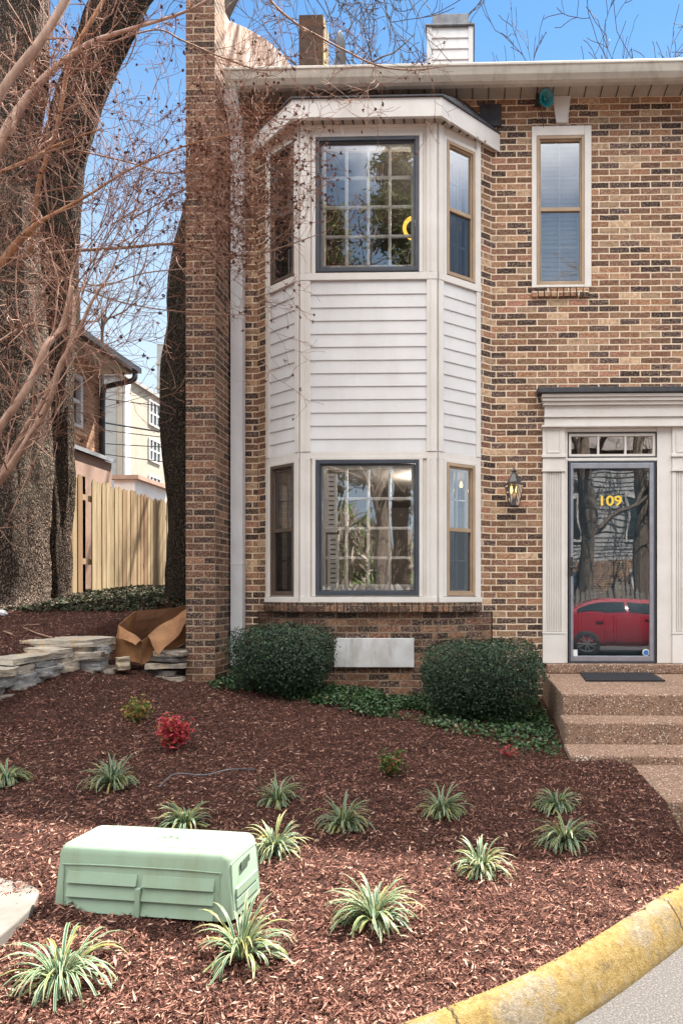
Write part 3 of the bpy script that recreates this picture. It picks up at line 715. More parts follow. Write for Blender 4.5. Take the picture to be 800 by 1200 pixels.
# entry door (dark, panelled) behind the storm door
a0, a1, c0, c1 = hd[0] + .012, hd[1], zs - .0, fz(541)
m = MB(); m.box(a0, a1, -.16, -.12, c0, c1)
w = a1 - a0; hgt_ = c1 - c0
for (u0, u1, v0, v1) in ((.14, .46, .70, .93), (.54, .86, .70, .93), (.14, .46, .34, .64), (.54, .86, .34, .64), (.14, .46, .09, .27), (.54, .86, .09, .27)):
    m.frame4(a0 + w * u0, a0 + w * u1, c0 + hgt_ * v0, c0 + hgt_ * v1, .018, -.119, -.108); m.box(a0 + w * u0 + .035, a0 + w * u1 - .035, -.119, -.112, c0 + hgt_ * v0 + .035, c0 + hgt_ * v1 - .035)
DR = m.build('front_door', 'door_paint', TH, bevel=.003)
m = MB(); m.lathe(m.P(a0 + .09, -.108, c0 + .95), [(.0, .055), (.02, .055), (.026, .04), (.012, .025), (.012, 0), (.03, 0)], 14, (0, -1, 0)); m.build('knob', 'silver', DR, smooth=True)
# storm door
s0, s1, t0, t1 = fx(665.5), fx(767), zs + .004, fz(541.5)
m = MB(); m.frame4(s0, s1, t0, t1, .018, -.02, .016); SD = m.build('storm_door', 'blue_frame', TH, bevel=.002)
m = MB(); m.box(s0 + .02, s0 + .048, -.012, .02, t0 + .02, t1 - .02); m.box(s1 - .062, s1 - .02, -.012, .02, t0 + .02, t1 - .02); m.box(s0 + .048, s1 - .062, -.012, .02, t0 + .02, t0 + .075); m.box(s0 + .048, s1 - .062, -.012, .02, t1 - .075, t1 - .02)
m.build('frame', 'silver', SD, bevel=.003)
m = MB(); m.quad(m.P(s0 + .045, .004, t0 + .07), m.P(s1 - .06, .004, t0 + .07), m.P(s1 - .06, .004, t1 - .07), m.P(s0 + .045, .004, t1 - .07)); m.build('pane', 'glass_door', SD, recalc=False)
m = MB(); hz0 = fz(665); m.box(s0 + .004, s0 + .045, .021, .03, hz0 - .09, hz0 + .11); m.box(s0 + .012, s0 + .03, .03, .06, hz0 - .02, hz0 + .0); m.box(s0 + .008, s0 + .075, .06, .072, hz0 - .012, hz0 + .01); m.build('handle', 'black_metal', SD, bevel=.004)
def text(body, size, loc, rot, mat, name, parent, ext=.002, xs=1.):
    cu = bpy.data.curves.new(name, 'FONT'); cu.body = body; cu.size = size; cu.extrude = ext; cu.align_x = 'CENTER'; cu.align_y = 'CENTER'; cu.offset = size * .022
    tmp = bpy.data.objects.new('tmp', cu); COL.objects.link(tmp); tmp.matrix_world = Matrix.Translation(loc) @ rot.to_4x4() @ Matrix.Diagonal((xs, 1, 1, 1))
    dg = bpy.context.evaluated_depsgraph_get(); dg.update(); me = bpy.data.meshes.new_from_object(tmp.evaluated_get(dg)); mw = tmp.matrix_world.copy()
    vs = [mw @ v.co for v in me.vertices]; fs = [tuple(p.vertices) for p in me.polygons]; bpy.data.objects.remove(tmp); bpy.data.meshes.remove(me)
    return fin(name, vs, fs, mat, parent)
text('109', .142, (fx(714), -.0065, fz(588)), Matrix.Rotation(R(90), 3, 'X'), 'gold', 'house_number', SD, .0015, 1.18)
m = MB(); m.box(fx(668), fx(676), .0055, .007, fz(771), fz(761)); m.build('sticker', 'sticker_white', SD)
m = MB(); m.lathe((fx(756), -.0055, fz(764)), [(.0, .0), (.036, .0), (.036, .002), (0, .002)], 20, (0, -1, 0)); bd = m.build('badge', 'sticker_white', SD)
m = MB(); m.lathe((fx(756), -.0078, fz(764.3)), [(.0, .0), (.029, .0), (.029, .001), (0, .001)], 8, (0, -1, 0)); m.build('badge_emblem', 'sticker_blue', SD)

# --- chimneys
m = MB(); yb = 3.0; x0, x1 = fx(350, yb), fx(377.5, yb); zt_ = U(360, 17, yb).z
m.wbox(x0, x1, yb, yb + .37, 8.2, zt_); CH = m.build('brick_chimney', 'mossy_brick', TH, bevel=.01)
m = MB(); m.wbox(x1 + .002, x1 + .02, yb + .004, yb + .366, 8.2, zt_ - .01); m.build('lichen_side', 'lichen_brick', CH)
m = MB(); yb = 5.6; x0, x1 = fx(500, yb), fx(554, yb); zt_ = U(525, 32, yb).z
m.wbox(x0 + .01, x1 - .01, yb + .02, yb + .9, 8.3, zt_)
nr = 9; hh = .20
for k in range(nr):
    c1 = zt_ - k * hh; c0 = c1 - hh
    m.extr([(x0 + .09, yb + .018, c0), (x0 + .09, yb - .012, c0), (x0 + .09, yb + .01, c1), (x0 + .09, yb + .018, c1)], (x1 - x0 - .18, 0, 0))
m.wbox(x0, x0 + .088, yb - .015, yb + .05, 8.3, zt_); m.wbox(x1 - .088, x1, yb - .015, yb + .05, 8.3, zt_)
CH = m.build('chimney_chase', 'siding', TH)
m = MB(); m.wbox(x0 - .03, x1 + .03, yb - .05, yb + .93, zt_ + .002, zt_ + .04); m.wbox(x0 + .10, x1 - .08, yb + .05, yb + .8, zt_ + .042, zt_ + .30); m.wbox(x0 + .18, x1 - .15, yb + .15, yb + .7, zt_ + .302, zt_ + .38)
m.build('chimney_cap', 'galv', CH, bevel=.01)

# --- rooms behind the glass (closed boxes open at the windows)
def room(x0, x1, y0, y1, z0, z1, mat='dark_room', poly=None):
    m = MB()
    if poly is None: poly = [(x0, y0), (x0, y1), (x1, y1), (x1, y0)]
    n = len(poly)
    for i in range(n - 1): (a, b), (c, d) = poly[i], poly[i + 1]; m.quad((a, b, z0), (c, d, z0), (c, d, z1), (a, b, z1))
    m.quad(*[(a, b, z0) for a, b in poly]); m.quad(*[(a, b, z1) for a, b in poly]); m.build('interior_room', mat, TH, recalc=False)
k = .13
bayin = [(cxB - hwl + .16, -.0), (cxB - hwl + .15, .25), (-2.3, .26), (-2.3, 3.6), (.35, 3.6), (.35, .26), (cxB + hwl - .15, .25), (cxB + hwl - .16, -.0)]
for z0, z1 in ((zb(703), zb(536)), (zb(326), zb(143))):
    m = MB(); pl = [(cxB - hf + .03, -BP + .10), ] ; P_ = bayin + [(cxB + hf - .03, -BP + .101), (cxB - hf + .03, -BP + .101)]
    for i in range(len(bayin) - 1): (a, b), (c, d) = bayin[i], bayin[i + 1]; m.quad((a, b, z0), (c, d, z0), (c, d, z1), (a, b, z1))
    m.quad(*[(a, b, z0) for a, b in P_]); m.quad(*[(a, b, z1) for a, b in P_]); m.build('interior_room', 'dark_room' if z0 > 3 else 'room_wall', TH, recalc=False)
room(hw[0] - .4, hw[1] + .4, .26, 1.5, hw[2] - .2, hw[3] + .2, 'room_wall')
room(hd[0], hd[1], .10, 1.4, fz(540), fz(503), 'room_wall')
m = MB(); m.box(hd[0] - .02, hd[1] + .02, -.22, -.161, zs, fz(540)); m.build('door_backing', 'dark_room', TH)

# --- things in the windows
def louvers(x0, x1, y, z0, z1, label, nm='window_shutter'):
    th = thing(nm, label, 'shutter', (x0, y, z0)); m = MB(); m.frame((0, y, 0), (1, 0, 0), (0, -1, 0)); m.frame4(x0, x1, z0, z1, .025, -.015, .015); m.build('frame', 'fabric_white', th)
    m = MB(); z = z0 + .04
    while z < z1 - .04: m.extr([(x0 + .025, y + .012, z), (x0 + .025, y - .012, z + .028), (x0 + .025, y - .009, z + .031), (x0 + .025, y + .015, z + .003)], (x1 - x0 - .05, 0, 0)); z += .048
    m.build('louver_slats', 'fabric_white', th)
louvers(fx(383, -.3), fx(396, -.3), -.27, zb(692), zb(625), 'white louvred shutter in lower left corner of the lower picture window')
louvers(fx(381, -.3), fx(394, -.3), -.27, zb(622), zb(552), 'white louvred shutter in upper left corner of the lower picture window')
louvers(hw[0] + .03, hw[1] - .03, .125, hw[2] + .03, hw[3] - .03, 'white louvred shutter filling the small upstairs window')
def drape(P, Q, z0, z1, label, amp=.022, folds=7):
    P, Q = Vector(P), Vector(Q); nn = Vector((-(Q - P).y, (Q - P).x, 0)).normalized(); k = folds * 8; vs = []
    for i in range(k + 1):
        t_ = i / k; q = P.lerp(Q, t_) + nn * amp * math.sin(t_ * folds * 2 * math.pi) * (1 + .3 * math.sin(9 * t_)); vs += [(q.x, q.y, z0), (q.x, q.y, z1)]
    o = fin('curtain', vs, [(2 * i, 2 * i + 2, 2 * i + 3, 2 * i + 1) for i in range(k)], 'fabric_white', smooth=True)
    sm = o.modifiers.new('thick', 'SOLIDIFY'); sm.thickness = .003; tag(o, label, 'curtain')
O, u, n, L = FACES[2]; ctr = O + u * L * .42 - n * .22
drape(ctr - u * .17, ctr + u * .05, zb(690), zb(545), 'white sheer curtain in the lower right narrow bay window')
drape(ctr - u * .12, ctr + u * .15, zb(318), zb(165), 'pale curtain in the upper right narrow bay window')
O, u, n, L = FACES[0]; ctr = O + u * L * .55 - n * .22
drape(ctr - u * .12, ctr + u * .12, zb(690), zb(545), 'white sheer curtain in the lower left narrow bay window')
drape(ctr - u * .12, ctr + u * .12, zb(318), zb(165), 'pale curtain in the upper left narrow bay window')
# ring pendant upstairs
rc = U(506, 268, .25); LP = thing('ring_pendant', 'glowing golden ring pendant lamp seen through the upper bay windows', 'lamp', rc)
m = MB(); pts = [rc + Vector((.30 * math.cos(a), .18 * math.sin(a), .05 * math.sin(a * 2))) for a in np.linspace(0, 2 * math.pi, 37)]; m.tube(pts, .020, 8, False); m.build('glowing_ring', 'ring_glow', LP, smooth=True)
m = MB(); m.tube([rc + Vector((.3, 0, 0)), rc + Vector((0, 0, .5)), rc + Vector((-.3, 0, 0))], .004, 4); m.build('wire', 'black_metal', LP)
# chandelier downstairs
cc = U(545, 575, .35); CHN = thing('chandelier', 'small chandelier with yellow bulbs behind the lower right bay window', 'chandelier', cc)
m = MB(); m.tube([cc + Vector((0, 0, .5)), cc], .008, 6); g_ = MB()
for k in range(6):
    a = k * math.pi / 3 + .3; q = cc + Vector((.2 * math.cos(a), .2 * math.sin(a), 0)); m.tube(smoothline([cc, cc.lerp(q, .5) - Vector((0, 0, .08)), q], 4), .006, 5); g_.lathe(q, [(0, 0), (.016, .01), (.018, .03), (.01, .06), (0, .075)], 8)
m.build('arms', 'black_metal', CHN); g_.build_each('bulb', 'bulb_glow', CHN, nv=40, smooth=True)
for nm_, loc_, en_ in (('chandelier_light', cc + Vector((-.55, .35, .1)), 11), ('ring_light', rc + Vector((0, .1, .15)), 7)):
    ld = bpy.data.lights.new(nm_, 'POINT'); ld.energy = en_; ld.color = (1, .90, .78); ld.shadow_soft_size = .12; lo_ = bpy.data.objects.new(nm_, ld); lo_.location = loc_; COL.objects.link(lo_)
# potted plants on the inside sill
def potted(px, py, Y, r, label, n=160, hh=.16):
    b = U(px, py, Y); th = thing('potted_plant', label, 'potted plant', b)
    m = MB(); m.lathe(b, [(0, 0), (r * .7, 0), (r, r * 1.5), (r * .9, r * 1.5), (r * .85, r * 1.35), (0, r * 1.35)], 14); m.build('pot', 'trim_white', th, smooth=True)
    c = np.array(b + Vector((0, 0, r * 1.5 + hh * .4))) + rs.normal(size=(n, 3)) * [r * .7, r * .7, hh * .35]
    leafcloud('leaves', c, rs.normal(size=(n, 3)), .06, .02, 'leaf_ivy', th, rnd=rs.uniform(.5, .95, n))
potted(425, 692, -.20, .05, 'bushy green plant in a pot inside the lower picture window'); potted(437, 692, -.16, .045, 'bushy green plant in a pot inside the lower picture window')
for o in [o for o in COL.objects if o.name.startswith('potted_plant')]: o['group'] = 'pots inside the lower window'
COL.objects['potted_plant']['label'] = 'left green plant in a pot inside the lower picture window'
COL.objects['potted_plant.001']['label'] = 'right green plant in a pot inside the lower picture window'

# ------------------------------------------------------------------ wall lantern
lc = U(602, 575, -.16); sc = 1.0
LN = thing('wall_lantern', 'black coach lantern with lit bulbs on the brick wall left of the front door', 'lantern', (lc.x, 0, lc.z))
m = MB(); m.lathe((lc.x, -.004, lc.z + .06), [(0, .02), (.05, .02), (.062, .012), (.062, 0)], 18, (0, -1, 0))
m.tube(smoothline([(lc.x, -.02, lc.z + .08), (lc.x, -.07, lc.z + .16), (lc.x, -.13, lc.z + .235), (lc.x, -.16, lc.z + .20)], 5), .008, 6); m.build('bracket', 'black_metal', LN, smooth=True)
m = MB(); m.lathe(lc, [(.105, .055), (.105, .065), (.075, .085), (.052, .13), (.036, .165), (.022, .178), (.02, .19), (.028, .2), (.012, .215), (.004, .235)], 6); m.lathe(lc, [(.105, .055), (.0, .055)], 6)
m.build('cap', 'black_metal', LN)
m = MB(); m.lathe(lc, [(.095, .052), (.05, -.155)], 6); m.build('glass_body', 'glass_lamp', LN, recalc=False)
m = MB()
for k in range(6):
    a = 2 * math.pi * k / 6; ax = Vector((0, 0, 1)).orthogonal().normalized(); by = Vector((0, 0, 1)).cross(ax); d_ = ax * math.cos(a) + by * math.sin(a)
    m.tube([lc + d_ * .096 + Vector((0, 0, .055)), lc + d_ * .051 + Vector((0, 0, -.158))], .0045, 4)
m.lathe(lc, [(.053, -.165), (.056, -.15), (.02, -.15), (.02, -.10), (.03, -.095), (0, -.095)], 12); m.build('cage', 'black_metal', LN)
m = MB()
for q in (-.028, .028): m.lathe(lc + Vector((q, 0, -.095)), [(.008, 0), (.008, .06), (.0, .06)], 8)
m.build_each('candle', 'trim_white', LN, nv=24)
m = MB()
for q in (-.028, .028): m.lathe(lc + Vector((q, 0, -.033)), [(.0, 0), (.014, .02), (.016, .04), (.008, .075), (0, .085)], 10)
m.build_each('bulb', 'lamp_glow', LN, nv=50, smooth=True)

# ------------------------------------------------------------------ teal alarm bell
bc = U(638, 116, -.14); AB = thing('siren_horn', 'teal horn siren fixed under the eaves above the small window', 'siren', (bc.x, 0, bc.z))
m = MB(); m.lathe(bc, [(.03, -.09), (.033, -.05), (.045, -.01), (.08, .035), (.084, .04), (.078, .04), (.042, -.005), (.0, -.02)], 20, (.45, -1, -.35)); m.build('horn', 'teal', AB, smooth=True)
m = MB(); m.lathe(bc, [(.0, .015), (.018, .015), (.022, -.01)], 12, (.45, -1, -.35)); m.build('horn_centre', 'teal', AB, smooth=True)
m = MB(); m.wbox(bc.x - .09, bc.x - .03, -.13, -.002, bc.z + .01, bc.z + .06); m.tube(smoothline([(bc.x - .06, -.08, bc.z), (bc.x - .02, -.05, bc.z - .1), (bc.x + .0, -.02, bc.z - .22)], 5), .005, 5); m.build('bracket', 'black_metal', AB, bevel=.005)
# ------------------------------------------------------------------ satellite dish
dc = U(399, 60, 4.3); SDs = thing('satellite_dish', 'grey satellite dish seen edge on above the gutter beside the chimney', 'dish', (dc.x, 4.3, 9.1))
m = MB(); m.lathe(dc, [(0, -.06), (.12, -.05), (.22, -.02), (.27, .02), (.275, .02), (.22, -.035), (.12, -.065), (0, -.075)], 24, (.93, .30, .22)); m.build('reflector', 'dish_grey', SDs, smooth=True)
m = MB(); m.tube([(dc.x - .05, 4.3, 9.0), dc + Vector((-.08, 0, -.2)), dc + Vector((-.05, 0, 0))], .02, 8); m.tube([dc, dc + Vector((-.1, -.1, -.42))], .012, 6); m.tube([dc + Vector((.02, 0, -.26)), dc + Vector((.35, .1, -.22))], .012, 6); m.build('mast', 'galv', SDs)

# ------------------------------------------------------------------ plants helpers
def liriope(px, py, sc, seed, label, nl=None):
    rg = np.random.default_rng(seed); b = UG(px, py); vs = []; fs = []; uv = []; rn = []; nl = nl or int(rg.uniform(85, 135)); bias = rg.uniform(0, 6.28)
    for k in range(nl):
        az = rg.uniform(0, 2 * np.pi) if rg.random() < .75 else bias + rg.normal(0, .7); lean = rg.uniform(.1, 1.25); Ln = rg.uniform(.11, .225) * sc * (1.12 if rg.random() < .12 else 1); w = rg.uniform(.0034, .0058)
        r0 = rg.uniform(0, .03); p = np.array([b.x + r0 * np.cos(az), b.y + r0 * np.sin(az), b.z]); el = R(88) - lean * .75; seg = 8; dr = np.array([np.cos(az), np.sin(az), 0])
        droop = rg.uniform(.18, .42) * (.6 + lean); side = np.array([-np.sin(az), np.cos(az), 0]); c = rg.random(); tw = rg.normal(0, .03)
        k0 = len(vs)
        for s_ in range(seg + 1):
            q = s_ / seg; ww = w * min(1, (1 - q) * 3.2 + .12) * (.7 + .3 * min(1, q * 4)); up = np.array([0, 0, .25 * ww])
            vs += [p - side * ww + up, p, p + side * ww + up]; rn += [c] * 3
            p = p + (dr * np.cos(el) + np.array([0, 0, np.sin(el)]) + side * tw * s_) * Ln / seg; el -= droop * (.5 + q)
            if p[2] < b.z + .008: p[2] = b.z + .008
        for s_ in range(seg):
            a = k0 + s_ * 3
            for h in (0, 1):
                fs.append((a + h, a + h + 1, a + h + 4, a + h + 3)); u0, u1 = h * .5, h * .5 + .5; q0, q1 = s_ / seg, (s_ + 1) / seg
                uv += [(u0, q0), (u1, q0), (u1, q1), (u0, q1)]
    o = fin('liriope_plant', vs, fs, 'liriope', rnd=rn, uvs=uv, recalc=False, smooth=True)
    return tag(o, label, 'plant', 'variegated grass tufts in the mulch')
LIR = [(8, 918, 1.0, 'striped grass tuft cut by the left edge, beside the stone wall side'),
 (132, 922, 1.15, 'striped grass tuft in front of the red leaved shrub, left of the thin pipe'),
 (218, 970, 1.0, 'striped grass tuft right behind the green utility box'),
 (325, 942, .95, 'striped grass tuft farthest back in the middle of the bed, below the left bush'),
 (322, 1000, 1.0, 'striped grass tuft just right of the back corner of the green box'),
 (402, 970, 1.0, 'striped grass tuft at the shadow edge straight below the white vent panel'),
 (517, 955, 1.0, 'striped grass tuft below the right bush, left of the two touching tufts'),
 (652, 948, .95, 'duller tuft behind its touching neighbour, nearest the front steps'),
 (662, 990, 1.15, 'striped grass tuft in front of its touching neighbour, nearest the walkway'),
 (563, 1022, .95, 'striped grass tuft in sunlit mulch between the two touching tufts and the curb'),
 (438, 1080, 1.12, 'sunlit striped grass tuft nearest the yellow curb, right of the green box'),
 (283, 1125, 1.25, 'sunlit striped grass tuft before the front right corner of the green box'),
 (72, 1150, 1.4, 'large striped grass tuft in the bottom left corner, in front of the green box')]
for i, (px, py, s_, lb) in enumerate(LIR): liriope(px, py, s_, 100 + i, lb)

def shrublet(name, px, py, w, h, mat, label, n, ls=.028, seed=1):
    rg = np.random.default_rng(seed); b = UG(px, py); th = thing(name, label, 'shrub', b); m = MB(); C = []
    for k in range(16):
        a = rg.uniform(0, 6.28); l = rg.uniform(.5, 1); e = Vector((b.x + math.cos(a) * w * .5 * l, b.y + math.sin(a) * w * .5 * l, b.z + h * rg.uniform(.45, 1)))
        m.tube(smoothline([b, b.lerp(e, .5) + Vector((0, 0, h * .15)), e], 4), .0025, 4)
        for j in range(n // 16): C.append(np.array(b.lerp(e, rg.uniform(.35, 1.05))) + rg.normal(size=3) * w * .09)
    m.build('stems', 'stem', th); nn = rg.normal(size=(len(C), 3)); nn[:, 2] += .8
    leafcloud('leaves', C, nn, ls, ls * .42, mat, th)
shrublet('nandina_shrub', 203, 880, .24, .24, 'leaf_red', 'small bright red leaved shrub in the mulch', 620, .045, 3)
shrublet('nandina_shrub', 157, 845, .26, .16, 'leaf_mixed', 'small yellow and green leaved shrub near the stone wall', 420, .036, 4)
shrublet('nandina_shrub', 459, 910, .17, .18, 'leaf_green_red', 'small green shrub with reddish tips in the middle of the bed', 380, .034, 5)
shrublet('seedling', 596, 888, .16, .08, 'leaf_red', 'tiny reddish seedling at the ivy edge left of the steps', 60, .03, 6)

def bush(px0, px1, pytop, pybot, Y, depth, label, n, seed):
    rg = np.random.default_rng(seed); a, b = U(px0, pybot, Y), U(px1, pybot, Y); top = U((px0 + px1) / 2, pytop, Y - .1).z
    cx_, w = (a.x + b.x) / 2, (b.x - a.x) / 2; z0 = gz(cx_, Y) ; hh = (top - z0); th = thing('boxwood_bush', label, 'bush', (cx_, Y, z0), 'clipped bushes beside the bay base')
    d = rg.normal(size=(n, 3)); d /= np.linalg.norm(d, axis=1, keepdims=True); p4 = (np.abs(d) ** 4.2).sum(1) ** (-1 / 4.2)     # rounded box
    r_ = rg.uniform(0, 1, n) ** .32
    lump = np.array([1 + .13 * noise.noise(Vector(tuple(q * 2.6 + seed))) + .08 * noise.noise(Vector(tuple(q * 8 + seed))) for q in d])
    P = d * (p4 * r_ * lump)[:, None]; st = rg.random(n) > .97; P[st] *= rg.uniform(1.02, 1.14, (st.sum(), 1))
    tap = 1 - .16 * np.clip(-P[:, 2], 0, 1)
    C = np.stack([cx_ + P[:, 0] * w * tap, Y + P[:, 1] * depth * tap, z0 + hh * .53 + P[:, 2] * hh * .47], 1)
    nn = d + rg.normal(size=(n, 3)) * .55; nn[:, 2] += .3
    rr = np.clip(rg.normal(.45, .2, n), 0, .93); rr[rg.random(n) > .99] = 1
    leafcloud('foliage', C, nn, rg.uniform(.018, .03, n), rg.uniform(.011, .017, n), 'leaf_box', th, rnd=rr)
    m = MB()
    for k in range(14):
        q = rg.uniform(0, 6.28); m.tube(smoothline([(cx_, Y, z0 - .02), (cx_ + math.cos(q) * w * .4, Y + math.sin(q) * depth * .4, z0 + hh * .4), (cx_ + math.cos(q) * w * .7, Y + math.sin(q) * depth * .7, z0 + hh * .75)], 3), [.014, .012, .01, .008, .007, .006, .005], 5)
    m.build('stems', 'stem', th)
bush(271, 391, 733, 812, -.80, .36, 'dark green clipped bush between the downspout and the white vent panel', 22000, 21)
bush(494, 634, 750, 848, -.95, .42, 'dark green clipped bush between the vent panel and the front steps', 28000, 22)

# ivy mat along the foundation
n = 27000; px_ = rs.uniform(0, 1, n); X = -2.45 + px_ * 3.35
yf = np.interp(X, [-2.45, -1.9, -1.1, -.3, .35, .9], [-.80, -.90, -1.20, -1.42, -1.88, -2.3]) + .06 * np.sin(X * 9)
yb_ = np.where(np.abs(X + 1) < .7, -.45, -.05); q = rs.uniform(0, 1, n); Y = yb_ + (yf - yb_) * q
Y += rs.normal(0, .03, n); ok = ~((X > .70) & (Y > -2.28)) & (rs.random(n) > .6 * (q > .7)); X, Y = X[ok], Y[ok]
ok = np.array([noise.noise(Vector((a * 3, b * 3, 0))) > -.34 for a, b in zip(X, Y)]); X, Y = X[ok], Y[ok]
Z = tz(X, Y + CD) + rs.uniform(.008, .06, len(X)); nn = rs.normal(size=(len(X), 3)) * .6; nn[:, 2] += 1
o = leafcloud('ivy_groundcover', np.stack([X, Y, Z], 1), nn, rs.uniform(.025, .045, len(X)), rs.uniform(.02, .034, len(X)), 'leaf_ivy', None, fold=.12)
tag(o, 'dark green ivy creeping along the foundation between the two bushes', 'ivy', kind='stuff')
# leaf litter and ivy in front of the wooden fence
n = 16000; X = rs.uniform(-6.0, -2.8, n); D = rs.uniform(8.2, 14, n); Z = tz(X, D) + rs.uniform(0, .05, n); nn = rs.normal(size=(n, 3)) * .7; nn[:, 2] += .8
o = leafcloud('leaf_litter', np.stack([X, D - CD, Z], 1), nn, rs.uniform(.04, .09, n), rs.uniform(.03, .05, n), 'leaf_litter', None); tag(o, 'ivy and fallen leaves on the ground before the wooden fence', 'ground cover', kind='stuff')
# fallen pale leaves
Cc = []; 
n = 260; D = rs.uniform(2.3, 6.8, n); X = rs.uniform(-.6, .3, n) * D; ok = (D > curb_d(X) + .05) & ~((X > .7) & (D > 4.9)) & (X < 1.1) & (X > -3.4); X, D = X[ok], D[ok]
o = leafcloud('fallen_leaves', np.stack([X, D - CD, tz(X, D) + .022], 1), rs.normal(size=(len(X), 3)) * .3 + [0, 0, 1], rs.uniform(.012, .03, len(X)), rs.uniform(.008, .016, len(X)), 'pod_tuft', None, rnd=rs.uniform(.5, 1, len(X))); tag(o, 'scattered dry tan leaf bits on the mulch', 'leaves', kind='stuff')

# ------------------------------------------------------------------ green utility box
def rb(w, d, h, r, tp, seg=5, z0=0.):
    """rounded box, tapering upward: list of rings"""
    rings = []
    def ring_(w_, d_, r_, z):
        out = []
        for (sx, sy, a0) in ((1, 1, 0), (-1, 1, 90), (-1, -1, 180), (1, -1, 270)):
            for k in range(seg + 1):
                a = R(a0 + 90 * k / seg); out.append((sx * (w_ / 2 - r_) + r_ * math.cos(a), sy * (d_ / 2 - r_) + r_ * math.sin(a), z))
        return out
    rings.append(ring_(w, d, r, z0)); rings.append(ring_(w - tp * .85 * 2, d - tp * .85 * 2, r, h - r))
    for k in range(1, seg + 1):
        a = R(90 * k / seg); c = r * (1 - math.cos(a)); rings.append(ring_(w - tp * 2 - c * 2, d - tp * 2 - c * 2, max(r - c * .6, .012), h - r + r * math.sin(a)))
    return rings
pl, pr = Vector((-1.700, 2.75 - CD, .20)), Vector((-.835, 2.68 - CD, .20)); rot = -R(6.5); fw = Vector((math.cos(rot), math.sin(rot), 0)); bk = Vector((-math.sin(rot), math.cos(rot), 0))
BW, BD, BH = .775, .30, .262; bo = pl + fw * BW / 2 + bk * BD / 2; bo.z = gz(bo.x, bo.y) - .01
UB = thing('utility_box', 'pale green low plastic utility box cover with raised ribs sitting in the mulch', 'utility box', bo)
def tb(p): return bo + fw * p[0] + bk * p[1] + Vector((0, 0, p[2] + .0 * p[0]))
rings = rb(BW, BD, BH, .035, .018); m = MB(); k = len(rings[0]); vs = [tb(p) for r_ in rings for p in r_]
m.add(vs, [(i * k + j, i * k + (j + 1) % k, (i + 1) * k + (j + 1) % k, (i + 1) * k + j) for i in range(len(rings) - 1) for j in range(k)] + [tuple(range((len(rings) - 1) * k, len(rings) * k))])
m.build('cover', 'green_plastic', UB, smooth=True)
m = MB()   # raised ribs on the front, lid panel, centre strap, side handle
def fb(x0, x1, z0, z1, t0, t1, wedge=True):
    yo = lambda z: -BD / 2 + .0155 * z / BH
    P = [tb((x, yo(z) + .002 if t == 0 else yo(z) - t, z)) for x in (x0, x1) for z, t in ((z0, 0), (z0, t0), (z1, t1), (z1, 0))]
    m.add(P, [(0, 1, 2, 3), (7, 6, 5, 4), (0, 4, 5, 1), (1, 5, 6, 2), (2, 6, 7, 3)])
for z0, z1 in ((.118, .160), (.064, .108), (.006, .052)):
    fb(-.315, -.012, z0, z1, .014, .001); fb(.012, .315, z0, z1, .014, .001)
fb(-.010, .010, .0, .112, .02, .02)
yo = lambda z: -BD / 2 + .0155 * z / BH
pth = [(-.333, .0), (-.333, .165), (-.312, .186), (0, .190), (.312, .186), (.333, .165), (.333, 0)]
m.tube([tb((x, yo(z) - .001, z)) for x, z in smoothline(pth, 3)], .0032, 6)
lw, ld = .60, .20; lid = [(-lw / 2, -ld / 2), (lw / 2 - .03, -ld / 2), (lw / 2, -ld / 2 + .03), (lw / 2, ld / 2 - .03), (lw / 2 - .03, ld / 2), (-lw / 2 + .03, ld / 2), (-lw / 2, ld / 2 - .03), (-lw / 2, -ld / 2)]
m.tube([tb((x, y, BH - .001)) for x, y in lid], .0035, 6)
m.build('ribs', 'green_plastic', UB, bevel=.003)
m = MB(); xs_ = BW / 2
for y0, y1, z0, z1 in ((-.05, .03, .165, .195),):
    m.extr([tb((xs_ - .008, y0, z0)), tb((xs_ - .008, y1, z0 + .012)), tb((xs_ - .010, y1, z1 + .008)), tb((xs_ - .010, y0, z1))], fw * .004)
m.build('side_slot', 'green_dirt', UB)
m = MB(); 
for z0 in (.03, .075): m.extr([tb((xs_ - .006, -.10, z0)), tb((xs_ - .006, .10, z0)), tb((xs_ - .008, .10, z0 + .035)), tb((xs_ - .008, -.10, z0 + .035))], fw * .008)
m.tube([tb((xs_ - .004 - .0155 * z / BH, y, z)) for y, z in smoothline([(-.118, 0), (-.118, .19), (-.09, .215), (.09, .215), (.118, .19), (.118, 0)], 3)], .004, 6)
m.build('side_ribs', 'green_plastic', UB, bevel=.003)
m = MB(); ar = [tb((.05 + .055 * math.cos(a), -.01 + .030 * math.sin(a), BH + .0005)) for a in np.linspace(R(160), R(340), 18)]; m.tube(ar, .0018, 5); EM = m.build('raised_logo', 'green_dirt', UB)
rotm = Matrix((fw, bk, Vector((0, 0, 1)))).transposed()
text('I-P S', .042, tb((.05, -.002, BH + .0005)), rotm, 'green_dirt', 'logo_letters', UB, .0012)
m = MB()
for k in range(9):
    q = tb((random.uniform(-.3, .1), random.uniform(-.11, .1), BH + .0006)); a = random.uniform(0, 3); l = random.uniform(.004, .01); m.extr([q, q + Vector((l * math.cos(a), l * math.sin(a), 0)), q + Vector((l * math.cos(a + .5), l * math.sin(a + .5), 0))], (0, 0, .0015))
m.build('dirt_specks', 'soil', UB)

